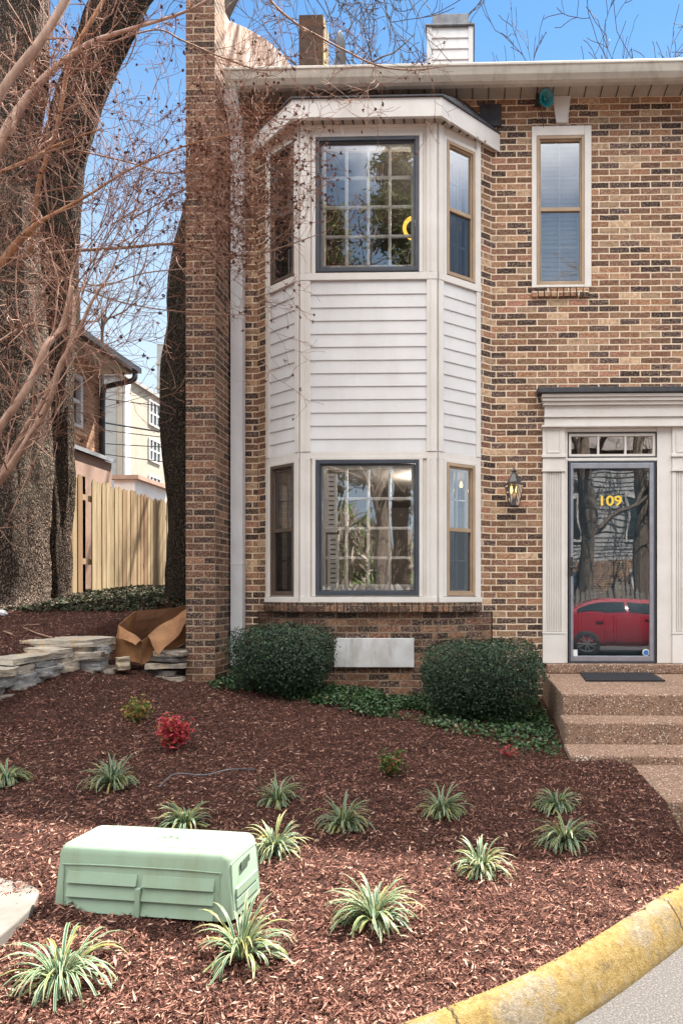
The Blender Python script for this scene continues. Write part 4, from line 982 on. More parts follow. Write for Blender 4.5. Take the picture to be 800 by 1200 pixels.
# thin pipe and sticks on the mulch
def ontop(pts, r, mat, name, label, cat, h=.02):
    w = [UG(*p) for p in pts]; w = [q + Vector((0, 0, h + (.03 if 0 < i < len(w) - 1 and len(w) > 3 and i % 2 else 0))) for i, q in enumerate(w)]
    m = MB(); sp = [tuple(q) for q in smoothline(w, 5)]; m.tube(sp, r, 6); o = m.build(name, mat, smooth=True); return tag(o, label, cat)
ontop([(186, 927), (205, 917), (240, 912), (270, 911), (300, 906)], .0042, 'galv', 'drip_hose', 'thin grey hose lying across the mulch behind the green box', 'hose')
ontop([(28, 738), (45, 745), (62, 750)], .008, 'twig', 'stick', 'long curved stick on the dark mulch above the stone wall', 'stick')
ontop([(5, 742), (15, 746)], .010, 'twig', 'stick', 'short thick stick by the left edge above the stone wall', 'stick')
ontop([(30, 735), (48, 734)], .006, 'twig', 'stick', 'thin pale twig on the mulch below the big tree', 'stick')

# flagstone slab bottom left
pts = [(-60, 1028), (8, 1021), (30, 1024), (35, 1034), (47, 1043), (40, 1060), (20, 1080), (0, 1096), (-60, 1130)]
def flat(px, py, z): x, y = onz(px, py, z); return (x, y)
m = MB(); zf_ = gz(-1.8, 2.9 - CD) + .006; m.prism([flat(a, b, zf_) for a, b in pts], zf_ - .06, zf_); tag(m.build('flagstone', 'concrete', bevel=.008), 'flat tan paving slab half buried in mulch at the left edge', 'slab')

# ------------------------------------------------------------------ dry stone wall
SW = thing('stone_wall', 'low dry stacked stone wall with a thick yellow stained cap rock', 'stone wall', (-3.5, -1.3, .6))
def stone(cx_, cy_, z0, lx, ly, h, mat, rotz=0., seed=0, name='stone'):
    rg = random.Random(seed); nx = 9; vs = []; fs = []
    bm = bmesh.new(); bmesh.ops.create_cube(bm, size=1); bmesh.ops.subdivide_edges(bm, edges=bm.edges, cuts=6, use_grid_fill=True)
    for v in bm.verts:
        c = v.co; k = 1 - .10 * (abs(c.x * 2) ** 3 * abs(c.y * 2) ** 3); p = Vector((c.x * lx * k, c.y * ly * k, c.z * h))
        nn_ = noise.noise_vector(p * 5 + Vector((seed * 3.7, 0, 0))) * .045 + noise.noise_vector(p * 17 + Vector((seed, 9, 0))) * .014; nn_.z *= .35; p += nn_; ly_ = int((p.z + 5) / .034); p.x += noise.noise(Vector((ly_ * 7.3, seed, p.y * 5))) * .018; p.y += noise.noise(Vector((seed, ly_ * 3.1, p.x * 5))) * .018; p.x = round(p.x / .012) * .012 * .35 + p.x * .65
        ca, sa = math.cos(rotz), math.sin(rotz); v.co = (cx_ + p.x * ca - p.y * sa, cy_ + p.x * sa + p.y * ca, z0 + h / 2 + p.z)
    vs = [tuple(v.co) for v in bm.verts]; bm.verts.index_update(); fs = [tuple(v.index for v in f.verts) for f in bm.faces]; bm.free()
    return fin(name, vs, fs, mat, SW)
k = 0; rg = random.Random(5)
dd = 4.5
while dd < 6.2:
    base = float(tz(-3.58, dd)) - .06; z = base; top = (.79 + (dd - 4.6) * .11); row = 0
    while z < top:
        h = rg.uniform(.05, .11); l = rg.uniform(.22, .46)
        stone(-3.75 + rg.uniform(-.03, .03) - row * .012, dd - CD + rg.uniform(-.04, .04) + l / 2, z, .34, l, h, rg.choice(['stone', 'stone', 'stone_blue', 'stone', 'stone_blue']), rg.uniform(-.06, .06), k); z += h * .98; k += 1; row += 1
    dd += .30
# cap rocks
stone(-3.80, 5.05 - CD, .855, .48, .85, .055, 'cap_rock', .05, 301, 'cap_stone'); stone(-3.84, 5.75 - CD, .925, .46, .7, .05, 'cap_rock', -.08, 302, 'cap_stone')
b = U(84, 752, -.72); bx_ = b.x
for (ox, oy, z0_, lx, ly, h_, mt_, rz, sd_) in ((0, 0, 1.005, .70, .58, .065, 'cap_rock', .12, 303), (.03, .02, .95, .56, .50, .06, 'stone', -.1, 304), (.16, -.06, .885, .40, .46, .07, 'stone', .3, 310), (-.14, -.03, .885, .32, .46, .07, 'stone', -.1, 315),
        (-.12, -.02, .80, .36, .46, .09, 'stone', .05, 311), (.20, -.04, .79, .30, .42, .10, 'stone_blue', .2, 316), (.04, -.05, .70, .62, .46, .09, 'stone', .05, 312), (.28, .02, .93, .16, .30, .08, 'stone_blue', .4, 317), (.0, -.03, .60, .66, .46, .10, 'stone', 0, 313), (.30, -.02, .62, .26, .3, .16, 'stone', .2, 314)):
    stone(bx_ + ox, -.72 + oy, z0_, lx, ly, h_, mt_, rz, sd_, 'cap_stone' if sd_ == 303 else 'stone')
b = U(147, 778, -.7); stone(b.x, -.72, b.z - .05, .11, .14, .12, 'stone', .7, 305, 'stone')
for i, (px, py, lx, ly, h) in enumerate(((190, 797, .42, .3, .05), (185, 789, .40, .3, .05), (192, 781, .42, .34, .05), (194, 773, .38, .3, .05), (200, 766, .34, .3, .045), (205, 800, .3, .2, .04))):
    b = U(px, py, -.55); stone(b.x, -.42, b.z - .02, lx, ly, h, 'stone_dark' if i % 2 else 'stone', .15 * (i % 3 - 1), 320 + i)

# ------------------------------------------------------------------ collapsed cardboard box
KB = thing('cardboard_box', 'crumpled open brown cardboard box slumped between the stones and the brick pier', 'cardboard box', (-3.2, -.1, .8))
def cpt(px, py, Y): return U(px, py, Y)
def crump(name, g, mat, sub=7, amp=.02, seed=0):
    """bilinear patch of card with creases; g = 4 corners"""
    a, b, c, d_ = g; vs = []
    for i in range(sub + 1):
        for j in range(sub + 1):
            p = a.lerp(b, i / sub).lerp(d_.lerp(c, i / sub), j / sub); nv = noise.noise_vector(p * 4.2 + Vector((seed, 0, 0))) * amp + noise.noise_vector(p * 11 + Vector((seed, 5, 0))) * amp * .4; vs.append(p + nv * (1.0 if 0 < i < sub or 0 < j < sub else .6))
    o = fin(name, vs, [(i * (sub + 1) + j, (i + 1) * (sub + 1) + j, (i + 1) * (sub + 1) + j + 1, i * (sub + 1) + j + 1) for i in range(sub) for j in range(sub)], mat, KB, recalc=False)
    sm = o.modifiers.new('thick', 'SOLIDIFY'); sm.thickness = .007; return o
crump('end_panel', (cpt(134, 772, -.52), cpt(166, 779, -.60), cpt(165, 752, -.62), cpt(140, 732, -.50)), 'cardboard', 8, .03, 1)
crump('front_panel', (cpt(166, 779, -.60), cpt(219, 752, -.28), cpt(219, 716, -.26), cpt(166, 752, -.62)), 'cardboard', 9, .035, 2)
crump('back_panel', (cpt(150, 768, -.2), cpt(219, 752, .12), cpt(219, 709, .12), cpt(160, 716, -.2)), 'cardboard_inside_shade', 9, .02, 3)
crump('left_panel', (cpt(134, 772, -.50), cpt(139, 731, -.48), cpt(160, 716, -.20), cpt(150, 760, -.2)), 'cardboard', 6, .02, 4)
crump('bottom_panel', (cpt(134, 773, -.50), cpt(166, 780, -.58), cpt(219, 753, -.26), cpt(219, 755, .12)), 'cardboard_inside_shade', 6, .015, 5)
crump('front_flap', (cpt(172, 745, -.60), cpt(219, 715, -.27), cpt(219, 730, -.36), cpt(186, 770, -.68)), 'cardboard', 8, .03, 6)
crump('end_flap', (cpt(140, 733, -.50), cpt(165, 751, -.62), cpt(160, 757, -.70), cpt(140, 748, -.58)), 'cardboard', 5, .02, 7)
# piece of litter at the left edge
b = UG(3, 722); m = MB(); m.v = []; m.lathe(b + Vector((0, 0, .03)), [(0, -.03), (.05, -.02), (.06, .01), (.03, .04), (0, .045)], 9, (.3, .2, 1)); o = m.build('litter', 'fabric_white'); tag(o, 'scrap of white litter on the mulch at the left edge under the big tree', 'litter')

# ------------------------------------------------------------------ wooden fence (parallel to the house side)
FN = thing('wooden_fence', 'yellowish dog eared wooden picket fence with a dark gap beside its post', 'fence', (-6.0, 5, 1.5))
xF = -6.0
def yat(px): return UX(px, 690, xF).y
y = yat(60); i = 0; y_gap0, y_gap1 = yat(97), yat(106.5); yend = yat(196) + 3
while y < yend:
    w = random.uniform(.095, .125)
    if not (y_gap0 - .02 < y + w / 2 < y_gap1):
        ztop = 3.30 + random.uniform(-.03, .03); lean = random.uniform(-.008, .008); xo = xF + random.uniform(-.008, .008)
        zb_ = float(tz(xF, y + CD)) + .02; m = MB(); m.cur = random.random()
        m.extr([(xo, y, zb_), (xo, y + w, zb_), (xo, y + w + lean, ztop - .05), (xo, y + w - .03 + lean, ztop), (xo, y + .03 + lean, ztop), (xo, y + lean, ztop - .05)], (.02, 0, 0))
        m.build('picket', 'picket', FN, rnd=True)
    y += w + random.uniform(.012, .035); i += 1
m = MB()
for z in (1.95, 2.95): m.wbox(xF - .045, xF - .003, yat(60), y_gap0 + .1, z, z + .09); m.wbox(xF - .045, xF - .003, y_gap1, yend, z, z + .09)
m.build_each('rail', 'picket', FN)
for yy in (y_gap0 + .12, y_gap1 - .1): m = MB(); m.wbox(xF - .14, xF - .05, yy - .045, yy + .045, 1.5, 3.33); m.build('post', 'picket' if yy < y_gap0 + .2 else 'stone_dark', FN)
for yy in (yat(150), yat(190)): m = MB(); m.wbox(xF - .14, xF - .05, yy - .045, yy + .045, 1.5, 3.2); m.build('post', 'picket', FN)

# ------------------------------------------------------------------ neighbours
NB = thing('brick_house', 'orange brick house behind the wooden fence with dark gutter and white window', 'house', (-7.5, 5, 1.6))
xN = -7.6; yc = UX(117, 500, xN).y; w0, w1 = UX(80, 460, xN).y, UX(96.5, 460, xN).y; wz1, wz0 = UX(88, 437, xN).z, UX(88, 500, xN).z
zE = 6.1
m = MB((xN, 0, 0), (0, 1, 0), (1, 0, 0)); m.holed(-2.0, yc, .8, zE, [(w0, w1, wz0, wz1)], depth=.15); m.quad((xN, yc, .8), (xN - 8, yc, .8), (xN - 8, yc, zE), (xN, yc, zE)); m.quad((xN, -2, .8), (xN - 8, -2, .8), (xN - 8, -2, zE), (xN, -2, zE)); m.build('brick_wall', 'brick_orange', NB)
m = MB((xN, 0, 0), (0, 1, 0), (1, 0, 0)); m.frame4(w0, w1, wz0, wz1, .07, -.1, .02); m.box(w0 + .07, w1 - .07, -.08, .0, (wz0 + wz1) / 2 - .03, (wz0 + wz1) / 2 + .03); W = m.build('window', 'trim_white', NB)
m = MB((xN, 0, 0), (0, 1, 0), (1, 0, 0)); m.box(w0 + .06, w1 - .06, -.09, -.085, wz0 + .06, wz1 - .06); m.build('pane', 'car_glass', W)
m = MB((xN, 0, 0), (0, 1, 0), (1, 0, 0)); m.box(w0 - .06, w1 + .06, .0, .06, wz0 - .14, wz0 - .002); m.build('sill', 'brick_orange', W)
m = MB(); m.wbox(xN - 8, xN + .50, -2.4, yc + .35, zE + .002, zE + .06); m.build('eaves', 'far_cream', NB)
m = MB(); m.extr([(xN + .55, -2.5, zE + .062), (xN + .55, -2.5, zE + .14), (xN - 4, -2.5, zE + 2.2), (xN - 4, -2.5, zE + .062)], (0, yc + 2.5 + .42, 0)); m.build('roof', 'roofing', NB)
m = MB(); m.wbox(xN + .555, xN + .67, -2.5, yc + .42, zE + .04, zE + .15); m.tube(smoothline([(xN + .60, yc + .28, zE + .04), (xN + .58, yc + .22, zE - .16), (xN + .2, yc + .1, zE - .30), (xN + .07, yc + .02, zE - .42), (xN + .06, yc, zE - .9)], 5), .055, 8); m.tube([(xN + .06, yc, zE - .9), (xN + .06, yc, 2.0)], .055, 8); m.build('gutter', 'black_metal', NB)
# lean-to shed
SH = thing('lean_to_shed', 'low tan board shed with grey metal flashing between fence and brick house', 'shed', (-6.9, 6, 1.6))
ya, yb2 = UX(83, 560, -6.9).y, UX(131, 560, -6.9).y
m = MB(); m.extr([(-7.5, ya, 1.4), (-6.9, ya, 1.4), (-6.9, ya, 4.0), (-7.5, ya, 4.2)], (0, yb2 - ya, 0)); m.build('shed_wall', 'shed_board', SH)
m = MB(); m.extr([(-7.55, ya - .05, 4.21), (-6.84, ya - .05, 4.01), (-6.84, ya - .05, 4.08), (-7.55, ya - .05, 4.28)], (0, yb2 - ya + .1, 0)); m.build('shed_roof', 'dish_grey', SH)
SH2 = thing('white_shed', 'small white shed with flat roof peeking over the fence behind the tan shed', 'shed', (-9, 14, 1.6))
p0, p1 = U(134, 560, 12), U(158, 560, 12); m = MB(); m.wbox(p0.x, p1.x, 12, 14, 1.5, U(145, 562, 12).z); m.build('wall', 'trim_white', SH2); m = MB(); zt_ = U(145, 562, 12).z; m.wbox(p0.x - .1, p1.x + .15, 11.9, 14.1, zt_ + .003, zt_ + .12); m.build('roof', 'shed_board', SH2)
# cream apartment block
AP = thing('apartment_block', 'cream three storey apartment block with grid windows beyond the brick house', 'apartment block', (-22, 40, 1.8))
xA = -22.; yA = UX(143, 500, xA).y; zA = UX(143, 441, xA).z; yE = UX(206, 500, xA).y + 12
m = MB(); m.wbox(xA - 12, xA, yA, yE, 1.2, zA); m.build('wall', 'far_cream', AP)
m = MB(); m.wbox(xA - 12.2, xA + .2, yA - .25, yE + .2, zA + .003, zA + .25); m.build('roof', 'far_grey', AP)
m = MB(); m.wbox(xA - 10, xA - .35, yA - .04, yA - .003, 1.2, zA - .01); m.build('shaded_end_face', 'far_grey', AP)  # grey sheet painting the shade on this end of the cream block
m = MB(); m.wbox(xA + .003, xA + .12, yA + .2, yA + .9, 1.2, zA - .02); m.build('corner_pilaster', 'trim_white', AP)
for (q0, q1) in ((471, 500), (515, 542), (558, 583)):
    wa, wb = UX(174, 500, xA).y, UX(187.5, 500, xA).y; z1_, z0_ = UX(180, q0, xA).z, UX(180, q1, xA).z
    m = MB((xA, 0, 0), (0, 1, 0), (1, 0, 0)); m.frame4(wa, wb, z0_, z1_, .12, .004, .09)
    for k in (1, 2): q = wa + (wb - wa) * k / 3; m.box(q - .05, q + .05, .004, .07, z0_ + .12, z1_ - .12)
    m.box(wa + .12, wb - .12, .004, .06, (z0_ + z1_) / 2 - .06, (z0_ + z1_) / 2 + .06); W = m.build('window', 'trim_white', AP)
    m = MB((xA, 0, 0), (0, 1, 0), (1, 0, 0)); m.box(wa + .02, wb - .02, .002, .02, z0_ + .02, z1_ - .02); m.build('pane', 'car_glass', W)
TW = thing('tower_block', 'tall pale grey tower rising beyond the cream block beside the dark trunk', 'tower', (-36, 85, 2))
p0, p1 = U(184, 403, 80), U(250, 403, 80); m = MB(); m.wbox(p0.x, p1.x, 80, 95, 1.5, p0.z); m.build('wall', 'far_grey', TW)
m = MB(); z = 6
while z < p0.z - 1: m.wbox(p0.x - .1, p1.x + .1, 79.88, 79.99, z, z + .25); z += 3.1
m.build_each('floor_band', 'far_cream', TW)
# overhead cables
for i, (a, b, r_) in enumerate((((118, 466), (215, 476), .02), ((118, 494), (215, 507), .035), ((118, 503), (215, 512), .02), ((118, 519), (215, 522), .02), ((118, 531), (215, 541), .02), ((30, 500), (215, 450), .012))):
    Y_ = 20 + i * .3; A, B = U(*a, Y_), U(*b, Y_); dd_ = (B - A); A2, B2 = A - dd_ * 1.2, B + dd_ * 2.5; pts = [A2.lerp(B2, t_) + Vector((0, 0, -.35 * (1 - (2 * t_ - 1) ** 2) + .25)) for t_ in np.linspace(0, 1, 16)]
    m = MB(); m.tube(pts, r_, 5); lab = ['uppermost thin cable in front of the cream block', 'thickest cable in front of the cream block', 'thin cable just under the thickest one', 'thin level cable crossing the cream block between window rows', 'lowest cable crossing the cream block', 'fine cable slanting up toward the dark trunk'][i]
    tag(m.build('overhead_cable', 'wire'), lab, 'cable', 'cables strung behind the fence')

# ------------------------------------------------------------------ trees
def trunk(name, path, mat, parent, n=40, amp=.05, flare=True, k=10):
    P = smoothline(path, k); vs = []; m_ = len(P)
    for i, q in enumerate(P):
        p = Vector(q[:3]); r_ = q[3]
        for j in range(n):
            a = 2 * math.pi * j / n; dv = Vector((math.cos(a), math.sin(a), 0))
            rid = abs(noise.noise(Vector((math.cos(a) * 5 * r_ / .3, math.sin(a) * 5 * r_ / .3, p.z * .8)))) * amp * 1.4 + noise.noise(Vector((math.cos(a) * 1.5, math.sin(a) * 1.5, p.z * .6))) * amp
            rid += noise.noise(Vector((math.cos(a) * 14, math.sin(a) * 14, p.z * 4))) * amp * .35
            vs.append(p + dv * (r_ + rid * min(1, r_ / .2)))
    fs = [(i * n + j, i * n + (j + 1) % n, (i + 1) * n + (j + 1) % n, (i + 1) * n + j) for i in range(m_ - 1) for j in range(n)]
    return fin(name, vs, fs, mat, parent, smooth=True)
def UR(px, py, Y, wpx): p = U(px, py, Y); return (p.x, p.y, p.z, wpx / 2 / F * (Y + CD))
class Grow:
    def __init__(s, seed): s.rg = random.Random(seed); s.m = MB(); s.pods = []
    def go(s, p, d, L, r, lev, up=.15, wander=.28, kids=(3, 5), nseg=6, minr=.0022, podp=0., maxlev=4, shrink=.6):
        rg = s.rg; pts = [Vector(p)]; dr = Vector(d).normalized(); rads = [r]
        for i in range(nseg):
            dr = (dr + Vector((rg.gauss(0, wander), rg.gauss(0, wander), rg.gauss(0, wander) + up * .3))).normalized(); pts.append(pts[-1] + dr * L / nseg); rads.append(max(minr, r * (1 - .75 * (i + 1) / nseg)))
        s.m.tube(pts, rads, 6 if r > .02 else (4 if r > .006 else 3), r > .01)
        if lev >= maxlev:
            if rg.random() < podp: s.pods.append(pts[-1])
            return
        for k in range(rg.randint(*kids)):
            t_ = rg.uniform(.25, 1); i = min(int(t_ * nseg), nseg - 1); q = pts[i].lerp(pts[i + 1], t_ * nseg - i); base = (pts[i + 1] - pts[i]).normalized(); side = base.cross(Vector((rg.gauss(0, 1), rg.gauss(0, 1), rg.gauss(0, 1)))).normalized(); ang = rg.uniform(.45, 1.0)
            s.go(q, base * math.cos(ang) + side * math.sin(ang), L * shrink * rg.uniform(.7, 1.2), max(minr, rads[i] * .6), lev + 1, up, wander, kids, max(4, nseg - 1), minr, podp, maxlev, shrink)
def podmesh(pods, size, parent, name='seed_pods'):
    P = np.array([tuple(p) for p in pods]); C = np.repeat(P, 6, 0) + rs.normal(size=(len(P) * 6, 3)) * size * .25
    return leafcloud(name, C, rs.normal(size=(len(C), 3)), size, size * .7, 'pod_seed', parent)
attrmat('pod_seed', [(0, (.05, .02, .015)), (1, (.20, .09, .06))], .8, .2)

# big forked tree at the left
T1 = thing('large_tree', 'huge rough barked tree trunk forking high at the left edge of the yard', 'tree', (-5.0, 1.6, 1.3))
trunk('trunk', [UR(0, 722, 1.6, 130), UR(-2, 690, 1.6, 104), UR(0, 560, 1.6, 98), UR(0, 400, 1.6, 96), UR(-6, 250, 1.6, 92), UR(0, 130, 1.6, 84), UR(12, 60, 1.6, 78), UR(18, -60, 1.6, 66), UR(18, -500, 1.6, 44), UR(10, -900, 1.6, 12)], 'bark', T1, 56, .06)
T2 = thing('forked_tree', 'second dark rough trunk just right of the huge one, leaning right at the top', 'tree', (-4.9, 2.2, 1.3))
trunk('trunk', [UR(60, 716, 2.2, 56), UR(58, 690, 2.2, 44), UR(58, 560, 2.2, 42), UR(60, 400, 2.2, 46), UR(58, 300, 2.2, 56), UR(66, 220, 2.2, 52), UR(85, 140, 2.2, 46), UR(112, 70, 2.2, 48), UR(140, 10, 2.2, 52), UR(165, -60, 2.2, 44), UR(215, -300, 2.2, 30), UR(240, -700, 2.2, 10)], 'bark_dark', T2, 48, .06)
g = Grow(4)
for (px, py, dx, dz, L, r_) in ((165, -60, .9, .6, 3.0, .09), (215, -300, .7, .8, 3, .07), (140, 10, -.5, .8, 2.5, .08), (180, -150, .2, .9, 3, .07)): g.go(U(px, py, 2.2), (dx, .1, dz), L, r_, 0, .1, .16, (3, 5), 7, .006, 0, 3)
g.m.build('crown', 'twig_grey', T2)
g = Grow(5)
for (px, py, dx, dz, L, r_) in ((18, -60, .5, .8, 3.0, .08), (18, -300, .8, .5, 3.4, .08), (12, -500, -.6, .8, 3, .07), (10, -700, .4, .9, 3, .06)): g.go(U(px, py, 1.6), (dx, .2, dz), L, r_, 0, .1, .16, (3, 5), 7, .006, 0, 3)
g.m.build('crown', 'twig_grey', T1)
# dark trunk behind the pier
T3 = thing('dark_tree', 'slim dark tree trunk right behind the brick pier', 'tree', (-4.0, 2.6, 1.3))
trunk('trunk', [UR(219, 712, 2.6, 56), UR(221, 690, 2.6, 47), UR(221, 600, 2.6, 46), UR(218, 520, 2.6, 50), UR(217, 430, 2.6, 52), UR(224, 380, 2.6, 50), UR(226, 330, 2.6, 52), UR(238, 250, 2.6, 42), UR(248, 180, 2.6, 36), UR(250, 60, 2.6, 34), UR(262, -200, 2.6, 20), UR(262, -400, 2.6, 8)], 'bark_black', T3, 40, .045)
g = Grow(6)
for (px, py, dx, dz, L, r_) in ((250, 60, .3, .9, 3.2, .07), (262, -100, .8, .6, 3.6, .07), (262, -200, -.4, .8, 3, .06), (262, -150, .7, .2, 2.6, .05)): g.go(U(px, py, 2.6), (dx, .1, dz), L, r_, 0, .05, .16, (3, 5), 7, .006, 0, 3)
g.m.build('crown', 'twig_grey', T3)

# crape myrtle in front at the left
CM = thing('crape_myrtle', 'bare smooth barked shrub tree with tangled pinkish twigs and seed pods before the brick pier', 'tree', (-3.9, -2.6, .9))
stems = [  # (px, py, depth Y, radius px) control points
 ('pale', [(-60, 300, -2.2, 13), (0, 172, -2.1, 12), (22, 130, -2.0, 9), (48, 96, -1.9, 7), (75, 71, -1.8, 6), (109, 49, -1.7, 5), (160, 32, -1.6, 3.6), (214, 15, -1.4, 2.6), (250, -4, -1.3, 1.8)]),
 ('pale', [(-50, 210, -2.6, 8), (0, 112, -2.5, 8), (22, 80, -2.45, 8), (50, 45, -2.4, 8), (80, -5, -2.3, 7.5), (110, -70, -2.2, 5)]),
 ('pale', [(40, 95, -2.3, 3.5), (38, 72, -2.3, 4), (48, 50, -2.35, 4)]),
 ('orange', [(35, 300, -1.8, 5), (41, 255, -1.8, 4.5), (47, 210, -1.8, 4.3), (67, 150, -1.75, 4.3), (81, 75, -1.7, 4.2), (97, 41, -1.7, 4), (124, -5, -1.6, 3.6), (150, -70, -1.5, 2)]),
 ('orange', [(-40, 215, -2.3, 4), (0, 202, -2.3, 3.6), (41, 184, -2.2, 3.2), (62, 172, -2.1, 2.4), (120, 150, -2.0, 1.2)]),
 ('twig', [(-40, 312, -2.0, 4), (0, 305, -2.0, 3.8), (75, 295, -1.8, 3.4), (150, 290, -1.6, 3), (199, 286, -1.4, 2.8), (240, 292, -1.2, 2.4), (290, 300, -1.1, 1.8), (335, 288, -1.0, 1.2), (372, 275, -1.0, .8)]),
 ('orange', [(-40, 345, -2.2, 8), (0, 310, -2.1, 8), (20, 285, -2.05, 7), (45, 262, -2.0, 5), (73, 246, -1.9, 3.6), (110, 225, -1.8, 2.4), (150, 200, -1.7, 2), (214, 172, -1.5, 1.6), (270, 158, -1.4, 1)]),
 ('pale', [(-70, 640, -2.4, 12), (0, 563, -2.5, 8), (37, 509, -2.5, 7), (60, 465, -2.5, 6), (70, 430, -2.5, 5.6), (84, 400, -2.5, 5), (88, 345, -2.5, 3)]),
 ('pale', [(-70, 600, -2.9, 10), (0, 501, -3.0, 8), (22, 470, -3.0, 7.5), (40, 440, -2.95, 7), (55, 405, -2.9, 7), (72, 385, -2.8, 6), (83, 345, -2.8, 4.5), (85, 335, -2.8, 3)]),
 ('pale', [(-30, 620, -2.2, 5), (20, 520, -2.2, 5), (52, 468, -2.2, 5), (68, 437, -2.2, 5), (92, 390, -2.2, 4.2), (108, 353, -2.2, 3), (130, 319, -2.2, 1.8), (150, 270, -2.2, 1.2), (185, 200, -2.1, .8)]),
 ('pale', [(-30, 420, -2.6, 3), (0, 400, -2.6, 3), (40, 380, -2.5, 2.5), (80, 400, -2.4, 2), (110, 470, -2.3, 1.2)]),
 ('twig', [(-30, 325, -1.8, 2.6), (0, 329, -1.8, 2.4), (40, 332, -1.75, 2.2), (70, 328, -1.7, 2), (100, 340, -1.6, 1.8), (150, 356, -1.5, 1.5), (210, 365, -1.3, 1.1), (300, 370, -1.2, .7)]),
 ('twig', [(78, 325, -1.9, 1.6), (120, 335, -1.85, 1.5), (170, 320, -1.7, 1.4), (240, 312, -1.4, 1.2), (290, 296, -1.2, 1.0)]),
 ('twig', [(90, 176, -1.7, 1.8), (150, 190, -1.6, 1.7), (200, 203, -1.4, 1.6), (250, 190, -1.3, 1.2), (300, 165, -1.2, 1)]),
 ('twig', [(-20, 45, -1.7, 2.2), (60, 100, -1.6, 2), (110, 60, -1.6, 1.6), (180, 35, -1.5, 1.6), (215, 48, -1.4, 1.8), (262, 68, -1.2, 1.7), (300, 81, -1.1, 1.4), (330, 83, -1.1, 1)]),
 ('twig', [(300, -40, -1.2, 2.6), (317, 0, -1.1, 2.4), (345, 26, -1.0, 2.2), (372, 42, -.95, 2), (400, 57, -.9, 1.9), (440, 76, -.9, 1.7), (480, 82, -.9, 1.4), (520, 78, -.9, 1)]),
 ('twig', [(440, 76, -.9, 1.2), (436, 88, -.9, 1.2), (444, 97, -.9, 1.1), (454, 102, -.9, 1.2)]),
 ('twig', [(75, 130, -1.9, 1.6), (98, 122, -1.9, 1.6), (100, 150, -1.9, 1.5), (92, 190, -1.9, 1.3), (80, 220, -1.9, 1)]),
 ('pale', [(58, 250, -1.7, 2.2), (52, 200, -1.7, 2), (56, 150, -1.7, 1.8), (60, 95, -1.7, 1.2)]),
 ('pale', [(10, 610, -2.6, 1.6), (50, 520, -2.6, 1.4), (75, 470, -2.6, 1.2), (110, 440, -2.5, 1)]),
]
gs = {'pale': MB(), 'orange': MB(), 'twig': MB()}; g = Grow(9)
for mat, P in stems:
    C = smoothline([(*U(a, b, Y_), w * .56 / F * (Y_ + CD)) for a, b, Y_, w in P], 6)
    gs[mat].tube([Vector(q[:3]) for q in C], [max(.002, q[3] * 1.0) for q in C], 8 if P[1][3] > 3 else 5)
    # twigs from each stem
    n_ = len(C)
    for i in range(2, n_):
        k = 1 if C[i][3] < .03 else 1
        for _ in range(k):
            if g.rg.random() < .42:
                d0 = Vector(C[i][:3]) - Vector(C[i - 1][:3]); d0 = d0.normalized() if d0.length > 1e-6 else Vector((1, 0, 0))
                dirv = d0 * .6 + Vector((g.rg.gauss(.15, .5), g.rg.gauss(0, .35), g.rg.gauss(.1, .5)))
                g.go(C[i][:3], dirv, g.rg.uniform(.25, .75), max(.0028, min(.007, C[i][3] * .5)), 2, .15, .22, (2, 4), 5, .0017, .2, 4, .6)
# dense reddish spray in front of the pier and left window
for k in range(88):
    px, py = g.rg.uniform(205, 325), g.rg.gauss(215, 62)
    if py < 70: continue
    q = U(px, py, g.rg.uniform(-1.5, -1.0)); a = g.rg.uniform(-.7, 1.2)
    g.go(q, (math.cos(a), g.rg.gauss(0, .3), math.sin(a)), g.rg.uniform(.25, .55), .004, 2, .1, .25, (3, 4), 5, .0018, .8, 4, .62)
for k in range(26):                                   # long fine shoots against the sky
    px, py = g.rg.uniform(75, 160), g.rg.uniform(250, 380); q = U(px, py, g.rg.uniform(-2.2, -1.4)); a = g.rg.uniform(.5, 1.35)
    g.go(q, (math.cos(a), g.rg.gauss(0, .15), math.sin(a)), g.rg.uniform(.7, 1.3), .005, 2, .1, .08, (3, 5), 7, .0018, .25, 4, .45)
for k in range(24):                                   # spray over the big trunks
    px, py = g.rg.uniform(-20, 100), g.rg.uniform(60, 400); q = U(px, py, g.rg.uniform(-2.4, -1.7)); a = g.rg.uniform(0, 6.28)
    g.go(q, (math.cos(a), g.rg.gauss(0, .3), math.sin(a)), g.rg.uniform(.25, .6), .0045, 2, .1, .25, (2, 4), 5, .0018, .2, 4, .6)
tk = gs['pale'].build('trunk', 'bark_smooth', CM, smooth=True); gs['orange'].build('peeling_stems', 'bark_orange', CM, smooth=True); gs['twig'].build('branches', 'twig', CM, smooth=True)
g.m.build('twigs', 'twig_pink', CM, recalc=False) if 'twig_pink' in MATS else None
simple('twig_pink', (.36, .21, .15), (.22, .11, .075), 9, .85, .1)
g.m.build('twigs', 'twig_pink', CM, recalc=False)
podmesh([p for p in g.pods], .022, CM)
# dry tufted seed heads around the pier
P = []
for k in range(3400):
    px, py = g.rg.gauss(262, 36), g.rg.gauss(205, 55)
    if 205 < px < 345 and 95 < py < 335: P.append(tuple(U(px, py, g.rg.uniform(-1.45, -.9))))
leafcloud('dry_flower_heads', P, rs.normal(size=(len(P), 3)), rs.uniform(.02, .05, len(P)), .008, 'pod_tuft', CM)

